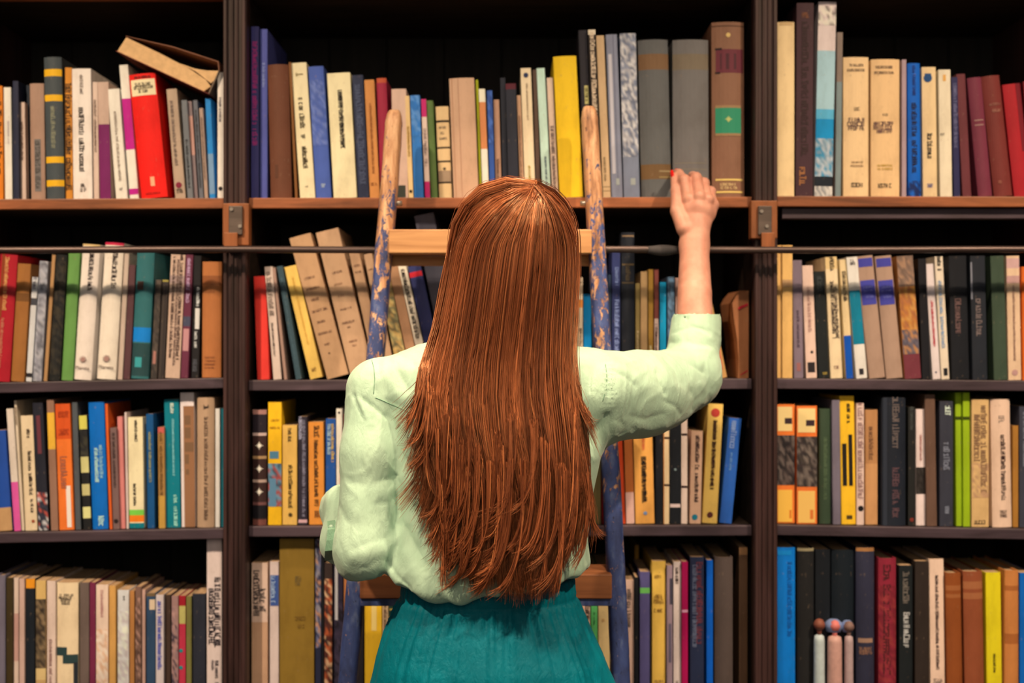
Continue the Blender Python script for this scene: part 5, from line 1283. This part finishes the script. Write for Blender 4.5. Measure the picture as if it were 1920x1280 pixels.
    G = [  # hanging arm and shoulder
        ([(696, 675), (700, 690), (704, 712)], .0022, -.0035), ([(657, 738), (667, 760), (682, 790)], .0028, -.0050),
        ([(664, 742), (674, 766), (688, 792)], .0040, .0030), ([(690, 700), (694, 742)], .0030, -.0030),
        ([(668, 742), (700, 765), (728, 788)], .0040, -.0045), ([(712, 700), (740, 745)], .007, .0030), ([(735, 690), (765, 740)], .007, -.0025),
        ([(640, 892), (660, 905), (690, 908)], .006, -.0040), ([(700, 905), (730, 898), (750, 890)], .005, -.0045), ([(690, 922), (725, 925), (748, 915)], .006, .0045),
        ([(700, 945), (730, 942), (748, 930)], .005, -.0040), ([(625, 948), (640, 960), (655, 985)], .006, -.0055), ([(660, 960), (700, 975), (735, 968)], .008, .003),
        ([(655, 1030), (690, 1015), (728, 1005)], .006, -.0040), ([(650, 1045), (690, 1035), (730, 1022)], .007, .004), ([(660, 1062), (690, 1060), (715, 1045)], .006, -.004),
        ([(635, 1010), (650, 1050), (668, 1075)], .005, -.003),
        # back: yoke seam, long folds
        ([(709, 747), (760, 770), (805, 788), (870, 795), (960, 798), (1060, 796), (1110, 790)], .0014, -.0026),
        ([(752, 860), (785, 890), (830, 905)], .010, -.0060), ([(748, 885), (775, 925), (810, 960)], .010, .0050), ([(752, 930), (790, 985), (830, 1060)], .011, -.0060),
        ([(745, 980), (790, 1050), (850, 1110)], .009, -.0065), ([(735, 1000), (770, 1060), (810, 1110)], .010, .0055), ([(715, 1050), (740, 1085), (775, 1110)], .007, -.0050),
        ([(800, 1060), (830, 1110)], .007, .0050), ([(850, 1070), (862, 1125)], .006, -.0045), ([(880, 1060), (895, 1115)], .006, .004), ([(915, 1070), (925, 1110)], .006, -.004),
        ([(1085, 900), (1078, 980), (1062, 1060)], .009, -.0055), ([(1100, 930), (1095, 1010), (1080, 1080)], .008, .005), ([(1060, 1010), (1050, 1085)], .007, .004),
        # raised arm
        ([(1134, 700), (1138, 722), (1136, 745)], .0022, -.0045), ([(1088, 683), (1092, 720), (1096, 800)], .006, -.0035), ([(1105, 684), (1109, 740)], .004, -.0030),
        ([(1092, 820), (1118, 800), (1140, 770)], .007, -.0070), ([(1110, 845), (1140, 815), (1160, 790)], .009, .006), ([(1140, 690), (1170, 705), (1198, 728)], .0035, -.0035),
        ([(1150, 684), (1180, 698), (1205, 718)], .0050, .0030), ([(1222, 690), (1226, 712), (1240, 740)], .0040, -.0065), ([(1212, 665), (1236, 690), (1258, 730)], .006, .0060),
        ([(1238, 668), (1262, 690), (1275, 725)], .006, -.0050), ([(1250, 655), (1290, 668), (1318, 685)], .007, .0060), ([(1262, 668), (1300, 690), (1318, 700)], .0045, -.005),
        ([(1252, 642), (1290, 640), (1340, 650)], .006, -.0055), ([(1262, 625), (1300, 612), (1340, 622)], .0028, -.0035), ([(1300, 612), (1320, 618), (1338, 630)], .003, -.0025),
        ([(1282, 725), (1296, 745), (1290, 772)], .006, -.0060), ([(1300, 710), (1318, 735), (1312, 760)], .006, .0050), ([(1180, 790), (1215, 800), (1250, 790)], .006, .0045),
        ([(1165, 770), (1200, 780), (1240, 770)], .006, -.004), ([(1230, 745), (1262, 760), (1275, 780)], .005, -.005)]
    for g in G:
        pts, w, dp = g
        D = DB if max(p[0] for p in pts) < 1130 else (1.90 if max(p[0] for p in pts) < 1215 else 2.03 if max(p[0] for p in pts) < 1290 else 2.09)
        if max(p[0] for p in pts) < 752 and min(p[1] for p in pts) > 735: D = YC - 0.065
        k_ = 0.62 if dp > 0 else 0.75
        if max(p_[0] for p_ in pts) < 755 and min(p_[1] for p_ in pts) > 880: k_ *= 0.40
        if max(p_[0] for p_ in pts) > 1150: k_ *= 0.62
        d += line(pts, w * (1.35 if dp > 0 else 1.0), dp * k_, D)
    # shoulder gathers
    gm = np.exp(-((V[:, 0] - WX(1140, 1.9)) / 0.010) ** 2 - ((V[:, 2] - WZ(722, 1.9)) / 0.030) ** 2)
    d += gm * np.sin(V[:, 2] * 900) * 0.0012
    # blousing above the waist, soft crumple everywhere
    th = np.arctan2(V[:, 0] - WX(920, YC), -(V[:, 1] - BY))
    bl = np.clip((WZ(1030, YC) - V[:, 2]) / 0.05, 0, 1) * (V[:, 0] > WX(742, YC) - 0.02) * (V[:, 0] < 0.13)
    d += bl * (np.sin(th * 17 + vnoise(np.stack([th * 3, V[:, 2] * 9, th * 0], 1), 5) * 2.5) * 0.0030)
    p = V * 1.0
    d += vnoise(p * np.array([38, 38, 26]), 11) * 0.0008 + vnoise(p * np.array([80, 80, 55]) + 7, 12) * 0.0004
    r1 = 1 - np.abs(vnoise(p * np.array([30, 30, 20]) + vnoise(p * 15, 21)[:, None] * 1.2, 13)); d += (r1 ** 7) * 0.0011 - 0.0003
    V = V + N * d[:, None].astype(np.float32)
    return V, Q
V, Q = build_blouse(); BLO = fast_mesh('blouse', V, Q, M_BLOUSE, PERSON)
BV, BQ = V, Q
BN = vnormals(BV, BQ)
def on_blouse(px, py, D0, lift=0.0006):
    """the point of the cloth nearest to the camera along the line of a picture point"""
    dz = BV[:, 1] + DS
    fx = 960 + BV[:, 0] * F / dz; fy = 640 - (BV[:, 2] - CZ) * F / dz
    m = (np.abs(fx - px) < 7) & (np.abs(fy - py) < 7)
    if not m.any(): return P(px, py, D0)
    D = dz[m]; w = (fx[m] - px) ** 2 + (fy[m] - py) ** 2
    near = D < D.min() + 0.012
    i = np.argmin(w[near]); return P(px, py, D[near][i] - lift)
def seam(name, pts, r, mat, D0, n=5):
    path = []
    for (a, b) in zip(pts[:-1], pts[1:]):
        for k in range(n): path.append((a[0] + (b[0] - a[0]) * k / n, a[1] + (b[1] - a[1]) * k / n))
    path.append(pts[-1]); q = np.array([on_blouse(x, y, D0) for x, y in path])
    q[1:-1] = (q[:-2] + q[1:-1] * 2 + q[2:]) / 4
    tv, tf = tube_mesh([tuple(v_) for v_ in q], r, 6); return mesh_obj(name, tv, tf, mat, BLO, True)
seam('yoke_seam', [(704, 745), (735, 758), (770, 774), (805, 788), (850, 796)], 0.0005, M_SEAM, 1.84)
seam('armhole_seam', [(697, 674), (701, 690), (703, 712), (700, 738)], 0.00045, M_SEAM, 1.88)
seam('armhole_seam', [(1135, 682), (1138, 705), (1137, 728), (1130, 752)], 0.0005, M_SEAM, 1.88)
def sleeve_tab():
    pts = [on_blouse(x, y, 1.95, 0.0025) for x, y in [(621, 976), (622, 992), (620, 1012), (617, 1032), (616, 1050)]]
    D = np.linspace(pts[0][1], pts[-1][1], 5)
    V, Fc = [], []
    for i, p in enumerate(pts):
        w = 0.0066
        for s, dp in ((-1, 0.003), (-1, 0), (1, 0), (1, 0.003)): V.append(p + np.array([s * w * 0.95, dp - s * 0.0015, s * w * 0.15]))
    for i in range(len(pts) - 1):
        for k in range(4): Fc.append((i * 4 + k, i * 4 + (k + 1) % 4, i * 4 + 4 + (k + 1) % 4, i * 4 + 4 + k))
    Fc += [(3, 2, 1, 0), tuple(len(V) - 4 + k for k in range(4))]
    mesh_obj('sleeve_tab', V, Fc, M_SEAM, BLO, False)
    q = on_blouse(621, 989, 1.945, 0.0030)
    tv, tf = tube_mesh([tuple(q + (0, -0.0012, 0)), tuple(q + (0, 0.003, 0))], 0.0046, 16); mesh_obj('button', tv, tf, plain_mat('pearl_green_button', (0.30, 0.48, 0.40), 0.3), BLO, True)
sleeve_tab()
# ------------------------------------------------------------------ hair
def hair_mat():
    m, nt, b = new_mat('auburn_hair')
    at = nd(nt, 'ShaderNodeAttribute'); at.attribute_name = 'Col'
    nt.links.new(at.outputs['Color'], b.inputs['Base Color'])
    b.inputs['Roughness'].default_value = 0.30; b.inputs['Specular IOR Level'].default_value = 1.0
    b.inputs['Specular Tint'].default_value = (1.0, 0.66, 0.38, 1)
    return m
M_HAIR = hair_mat()
HD = 1.87; PXM = F / HD
def hx(px): return (px - 960) / PXM
def hz(py): return CZ - (py - 640) / PXM
ROW = [470, 500, 560, 620, 680, 740, 800, 850, 900, 950, 1000, 1050, 1110, 1180]
XL = [841, 834, 822, 811, 797, 786, 790, 803, 819, 826, 832, 850, 880, 900]
XR = [1085, 1086, 1082, 1079, 1078, 1083, 1092, 1098, 1102, 1106, 1104, 1092, 1075, 1060]
YB = [-0.122, -0.122, -0.119, -0.114, -0.112, -0.116, -0.124, -0.129, -0.132, -0.133, -0.134, -0.137, -0.139, -0.139]
CC = [0.122, 0.120, 0.105, 0.085, 0.055, 0.040, 0.036, 0.034, 0.032, 0.030, 0.030, 0.030, 0.030, 0.030]
rowz = np.array([hz(r) for r in ROW]); 
cxz = np.array([(hx(a) + hx(b)) / 2 for a, b in zip(XL, XR)]); az = np.array([(hx(b) - hx(a)) / 2 for a, b in zip(XL, XR)])
def ip(z, tab): return np.interp(-z, -rowz, tab)
HC = np.array([cxz[0], BY, rowz[0]]); HR = np.array([az[0], 0.122, 0.1085])
POLE = np.array([0.30, -0.52, 0.80]); POLE /= np.linalg.norm(POLE)
FRONT = np.array([0.10, 0.72, 0.69]); FRONT /= np.linalg.norm(FRONT)
def slerp(a, b, t):
    a = a / np.linalg.norm(a, axis=-1, keepdims=True); b = b / np.linalg.norm(b, axis=-1, keepdims=True)
    o = np.arccos(np.clip((a * b).sum(-1, keepdims=True), -0.9999, 0.9999)); s = np.sin(o)
    return (np.sin((1 - t) * o) * a + np.sin(t * o) * b) / s
def hair_point(phi, start, t, lay, zend):
    """phi,(n); start (n,3) unit root direction; t (n,m) 0..1 along; lay (n) depth in m; zend (n)"""
    n, m = t.shape
    th = 0.24                                          # share of the strand on the head
    e = np.stack([np.sin(phi), -np.cos(phi), np.zeros_like(phi)], 1)
    u = np.clip(t / th, 0, 1)[:, :, None]
    d = slerp(np.repeat(start[:, None, :], m, 1), np.repeat(e[:, None, :], m, 1), u)
    dz_ = np.clip(np.abs(d[..., 2:3]), 0, 0.9999); k_ = (1 - dz_ ** 2.3) ** (1 / 2.3) / np.sqrt(1 - dz_ ** 2)
    k_ = np.minimum(k_, 1.45); d = np.concatenate([d[..., :2] * k_, d[..., 2:3]], -1)
    hd = HC + d * (HR - lay[:, None, None])
    z = HC[2] + (zend[:, None] - HC[2]) * np.clip((t - th) / (1 - th), 0, 1)
    lw = lay[:, None]
    x = ip(z, cxz) + (ip(z, az) - lw) * np.sin(phi)[:, None]
    y = BY + ip(z, YB) + lw + ip(z, CC) * (1 - np.cos(phi))[:, None]
    cu = np.stack([x, y, z], 2)
    on = (t < th)[:, :, None]
    return np.where(on, hd, cu)
# lowest y (towards the camera) of the cloth in each small cell, so that the hair lies on the blouse
GX0, GZ0, GH = -0.35, 0.98, 0.004
gi = np.floor((BV[:, 0] - GX0) / GH).astype(int); gk = np.floor((BV[:, 2] - GZ0) / GH).astype(int)
GRID = np.full((190, 130), 9.0); ok_ = (gi >= 0) & (gi < 190) & (gk >= 0) & (gk < 130)
np.minimum.at(GRID, (gi[ok_], gk[ok_]), BV[ok_, 1])
pad = np.pad(GRID, 1, constant_values=9.0); GRID = np.minimum.reduce([pad[a:a + 190, b:b + 130] for a in range(3) for b in range(3)])
def clear_cloth(Pn, seed):
    g = np.random.default_rng(seed + 100)
    a = np.clip(np.floor((Pn[..., 0] - GX0) / GH).astype(int), 0, 189); b = np.clip(np.floor((Pn[..., 2] - GZ0) / GH).astype(int), 0, 129)
    gy = GRID[a, b]; gy = np.where((Pn[..., 2] < GZ0) | (gy > 5), 9.0, gy)
    off = g.uniform(0.001, 0.007, Pn.shape[0])[:, None]
    tgt = gy - off
    new = np.where((Pn[..., 1] > tgt) & (Pn[..., 1] < BY + 0.02), tgt, Pn[..., 1])
    for _ in range(4): new[:, 1:-1] = np.minimum(new[:, 1:-1], (new[:, :-2] + new[:, 2:]) / 2 + 0.0004)
    Pn[..., 1] = new
    return Pn
rg = np.random.default_rng(4)
NL = 230                                               # locks
lock_phi = np.concatenate([np.arcsin(np.clip(rg.uniform(-1, 1, 170), -1, 1)), rg.uniform(1.2, 2.0, 30), -rg.uniform(1.2, 2.0, 30)])
lock_front = np.concatenate([np.zeros(170), np.ones(60)])
sL = np.sin(lock_phi)
end_px = np.interp(sL, [-1, -.85, -.6, -.35, -.1, .15, .4, .65, .85, 1], [985, 1040, 1082, 1098, 1106, 1112, 1110, 1096, 1055, 1000]) + rg.normal(0, 22, NL)
short = rg.random(NL) < 0.22; end_px[short] -= rg.uniform(40, 170, short.sum())
end_px = np.minimum(end_px - 14, 1094)
lock_z = np.array([hz(p) for p in end_px])
lock_lay = rg.uniform(0, 0.016, NL)
l_amp = rg.uniform(0.0015, 0.0055, NL); l_ph = rg.uniform(0, 6.28, NL); l_fr = rg.uniform(2.0, 4.5, NL)
l_curl = rg.normal(-0.010, 0.011, NL) - 0.018 * (sL < -0.15) - 0.004 * (sL > 0.3); l_out = rg.uniform(-0.002, 0.010, NL)
PER = 44
def strands(li, jit, m, rad, seed, flya=0.0):
    g = np.random.default_rng(seed); n = len(li)
    phi = lock_phi[li] + g.normal(0, jit, n)
    fr = lock_front[li] > 0
    st = np.repeat(POLE[None], n, 0) + g.normal(0, 0.035, (n, 3))
    s_ = g.uniform(0.05, 1, n)[:, None]
    st = np.where(fr[:, None], slerp(np.repeat(POLE[None], n, 0), np.repeat(FRONT[None], n, 0), s_), st)
    zend = lock_z[li] + g.normal(0, 0.009, n) + np.abs(g.normal(0, 0.012, n))
    lay = np.clip(lock_lay[li] + g.normal(0, 0.0022, n) - flya * np.abs(g.normal(0, 1, n)), -0.012, 0.02)
    t = np.repeat(np.linspace(0, 1, m)[None] ** 0.92, n, 0)
    Pn = hair_point(phi, st, t, lay, zend)
    # converge towards the lock's own line near the tip
    Pl = hair_point(lock_phi[li], np.where(fr[:, None], st, np.repeat(POLE[None], n, 0)), t, lock_lay[li], zend)
    cl = (np.clip((t - 0.35) / 0.65, 0, 1) ** 1.5 * 0.58 * (1 - flya * 20 * 0.5))[:, :, None]
    cl = np.clip(cl, 0, 1)
    Pn[:, :, :2] = Pn[:, :, :2] * (1 - cl) + Pl[:, :, :2] * cl
    dn = np.clip((t - 0.22) / 0.78, 0, 1)
    Pn[:, :, 0] += (l_amp[li] * 1.2)[:, None] * np.sin(l_fr[li][:, None] * dn * 3.2 + l_ph[li][:, None]) * dn
    Pn[:, :, 0] += g.normal(0, 0.0012 + flya * 0.4, n)[:, None] * np.sin(dn * g.uniform(3, 9, n)[:, None] + g.uniform(0, 6, n)[:, None]) * dn
    Pn[:, :, 1] += g.normal(0, 0.0012 + flya * 0.2, n)[:, None] * np.sin(dn * g.uniform(3, 8, n)[:, None] + g.uniform(0, 6, n)[:, None]) * dn
    tip = np.clip((t - 0.74) / 0.26, 0, 1) ** 2
    Pn[:, :, 0] += (l_curl[li] + g.normal(0, 0.003 + flya, n))[:, None] * tip
    Pn[:, :, 1] -= (l_out[li] + g.normal(0, 0.002, n))[:, None] * tip
    Pn[:, :, 2] += (np.abs(l_curl[li]) * 0.25)[:, None] * tip
    return clear_cloth(Pn, seed), t
def strand_mesh(Pn, t, rad, cols):
    n, m, _ = Pn.shape
    T = np.gradient(Pn, axis=1); T /= np.maximum(np.linalg.norm(T, axis=2, keepdims=True), 1e-9)
    ref = np.array([0.0, -1.0, 0.15]); A = np.cross(T, ref); A /= np.maximum(np.linalg.norm(A, axis=2, keepdims=True), 1e-9); B = np.cross(A, T)
    r_ = (rad[:, None] * np.clip(1.15 - t ** 5 * 0.95, 0.15, 1))[:, :, None]
    ring = [Pn + (A * math.cos(a) + B * math.sin(a)) * r_ for a in (math.pi / 2, math.pi / 2 + 2.094, math.pi / 2 + 4.189)]
    V = np.stack(ring, 2).reshape(-1, 3)                  # n,m,3 rings
    i = np.arange(n)[:, None, None] * (m * 3) + np.arange(m - 1)[None, :, None] * 3
    k = np.arange(3)[None, None, :]; k2 = (k + 1) % 3
    Q = np.stack([i + k, i + k2, i + 3 + k2, i + 3 + k], 3).reshape(-1, 4)
    C = np.repeat(cols, m * 3, axis=0)
    return V, Q, C
def colours(n, seed, boost=1.0):
    g = np.random.default_rng(seed); k = np.clip(g.beta(1.1, 2.2, n), 0, 1)[:, None]
    c = (np.array([0.060, 0.015, 0.008]) * (1 - k) + np.array([0.50, 0.165, 0.066]) * k) * boost
    br = g.random(n) < 0.05; c[br] = np.array([0.72, 0.27, 0.105])  # a few bright strands put highlight streaks into the hair colour
    return np.concatenate([c, np.ones((n, 1))], 1)
parts_ = []
li = np.repeat(np.arange(NL), PER); lk = colours(NL, 9)
Pn, t = strands(li, 0.055, 26, None, 1)
cc_ = colours(len(li), 2) * 0.45 + lk[li] * 0.55
parts_.append(strand_mesh(Pn, t, np.random.default_rng(3).uniform(0.0005, 0.00095, len(li)), cc_))
li2 = rg.integers(0, NL, 420); Pn, t = strands(li2, 0.10, 30, None, 5, 0.0032)
parts_.append(strand_mesh(Pn, t, np.full(len(li2), 0.00034), colours(len(li2), 6, 1.15)))
# wisps curling out over the shoulder blade
wis = [((797, 690), (790, 740), (784, 775), (762, 790)), ((800, 700), (796, 760), (790, 800), (768, 828)), ((806, 700), (806, 780), (800, 820), (764, 832)),
       ((812, 720), (814, 790), (806, 830), (778, 862)), ((815, 730), (822, 800), (818, 840), (776, 868)), ((800, 690), (800, 730), (786, 770), (766, 803)),
       ((808, 740), (800, 830), (802, 880), (836, 930)), ((826, 800), (824, 880), (838, 915), (822, 942)), ((812, 740), (806, 800), (798, 850), (818, 905)),
       ((830, 870), (834, 920), (828, 950), (806, 962)), ((834, 900), (836, 950), (828, 985), (808, 1000)), ((838, 930), (842, 985), (836, 1015), (812, 1036)),
       ((846, 960), (850, 1015), (846, 1040), (826, 1062)), ((1095, 880), (1100, 950), (1102, 975), (1120, 990)), ((1092, 760), (1098, 775), (1104, 785), (1106, 790)),
       ((1098, 930), (1092, 1000), (1086, 1020), (1068, 1045)), ((838, 965), (842, 1010), (834, 1045), (840, 1080)), ((870, 1000), (872, 1050), (866, 1068), (842, 1072))]
g = np.random.default_rng(12); Ps = []
for _ in range(46):
    lf_ = g.random() < 0.62
    x0 = g.uniform(836, 965) if lf_ else g.uniform(965, 1082); y0 = g.uniform(850, 985); dn_ = g.uniform(70, 125)
    dn_ = min(dn_, 1104 - y0); sx_ = -g.uniform(28, 62) if lf_ else g.uniform(-55, -5)
    x1 = max(x0 + sx_, 822 + g.uniform(0, 16))
    wis.append(((x0, y0 - 90), (x0 + 4, y0 + dn_ * .35), (x0 + (x1 - x0) * .25, y0 + dn_ * .85), (x1, y0 + dn_)))
for q in wis:
    c = np.array([(hx(x), hz(y)) for x, y in q])
    for _ in range(20):
        tt = np.linspace(0, 1, 26)[:, None]; cj = c + g.normal(0, 0.0028, c.shape) + np.array([0, 0.0]) ; cj[3] += g.normal(0, 0.004, 2)
        b = (1 - tt) ** 3 * cj[0] + 3 * (1 - tt) ** 2 * tt * cj[1] + 3 * (1 - tt) * tt ** 2 * cj[2] + tt ** 3 * cj[3]
        ph = np.clip((b[:, 0] - ip(b[:, 1], cxz)) / ip(b[:, 1], az), -1, 1)
        y = BY + ip(b[:, 1], YB) + ip(b[:, 1], CC) * (1 - np.sqrt(1 - ph ** 2 * .95)) + g.uniform(-0.004, 0.004) - 0.015
        Ps.append(np.stack([b[:, 0], y, b[:, 1]], 1))
Ps = clear_cloth(np.array(Ps), 77); t = np.repeat(np.linspace(0, 1, 26)[None], len(Ps), 0)
parts_.append(strand_mesh(Ps, t, g.uniform(0.0004, 0.0007, len(Ps)), colours(len(Ps), 14, 1.1)))
off = 0; Vs, Qs, Cs = [], [], []
for V, Q, C in parts_:
    Vs.append(V); Qs.append(Q + off); Cs.append(C); off += len(V)
# solid under-layer so that no scalp shows between the strands
nph, nt_ = 72, 46
ph = np.linspace(-2.0, 2.0, nph); tt = np.repeat(np.linspace(0, 1, nt_)[None], nph, 0)
zend = np.array([hz(p) for p in np.interp(np.sin(ph), [-1, -.85, -.6, -.35, -.1, .15, .4, .65, .85, 1], [900, 955, 1010, 1035, 1050, 1060, 1055, 1035, 990, 930])])
def shell(lay):
    st = np.repeat(POLE[None], nph, 0); k = np.clip((np.abs(ph) - 1.1) / 0.9, 0, 1)[:, None]
    st = np.where(k > 0, slerp(st, np.repeat(FRONT[None], nph, 0), k * 0.999 + 1e-4), st)
    return hair_point(ph, st, tt, np.full(nph, lay), zend)
SO, SI = shell(0.0125).reshape(-1, 3), shell(0.021).reshape(-1, 3)
Vb = np.concatenate([SO, SI]); nb = len(SO); Qb = []
for i in range(nph - 1):
    for j in range(nt_ - 1):
        a = i * nt_ + j; Qb += [(a, a + nt_, a + nt_ + 1, a + 1), (nb + a + 1, nb + a + nt_ + 1, nb + a + nt_, nb + a)]
    a = i * nt_ + nt_ - 1; Qb.append((a, a + nt_, nb + a + nt_, nb + a))
Vs.append(Vb); Qs.append(np.array(Qb) + off); Cs.append(np.tile([0.05, 0.013, 0.007, 1], (len(Vb), 1)))
V = np.concatenate(Vs); Q = np.concatenate(Qs); C = np.concatenate(Cs)
HAIR = fast_mesh('hair', V, Q, M_HAIR, PERSON)
at = HAIR.data.attributes.new('Col', 'FLOAT_COLOR', 'POINT'); at.data.foreach_set('color', C.astype(np.float32).ravel())
HAIR['kind'] = 'stuff'
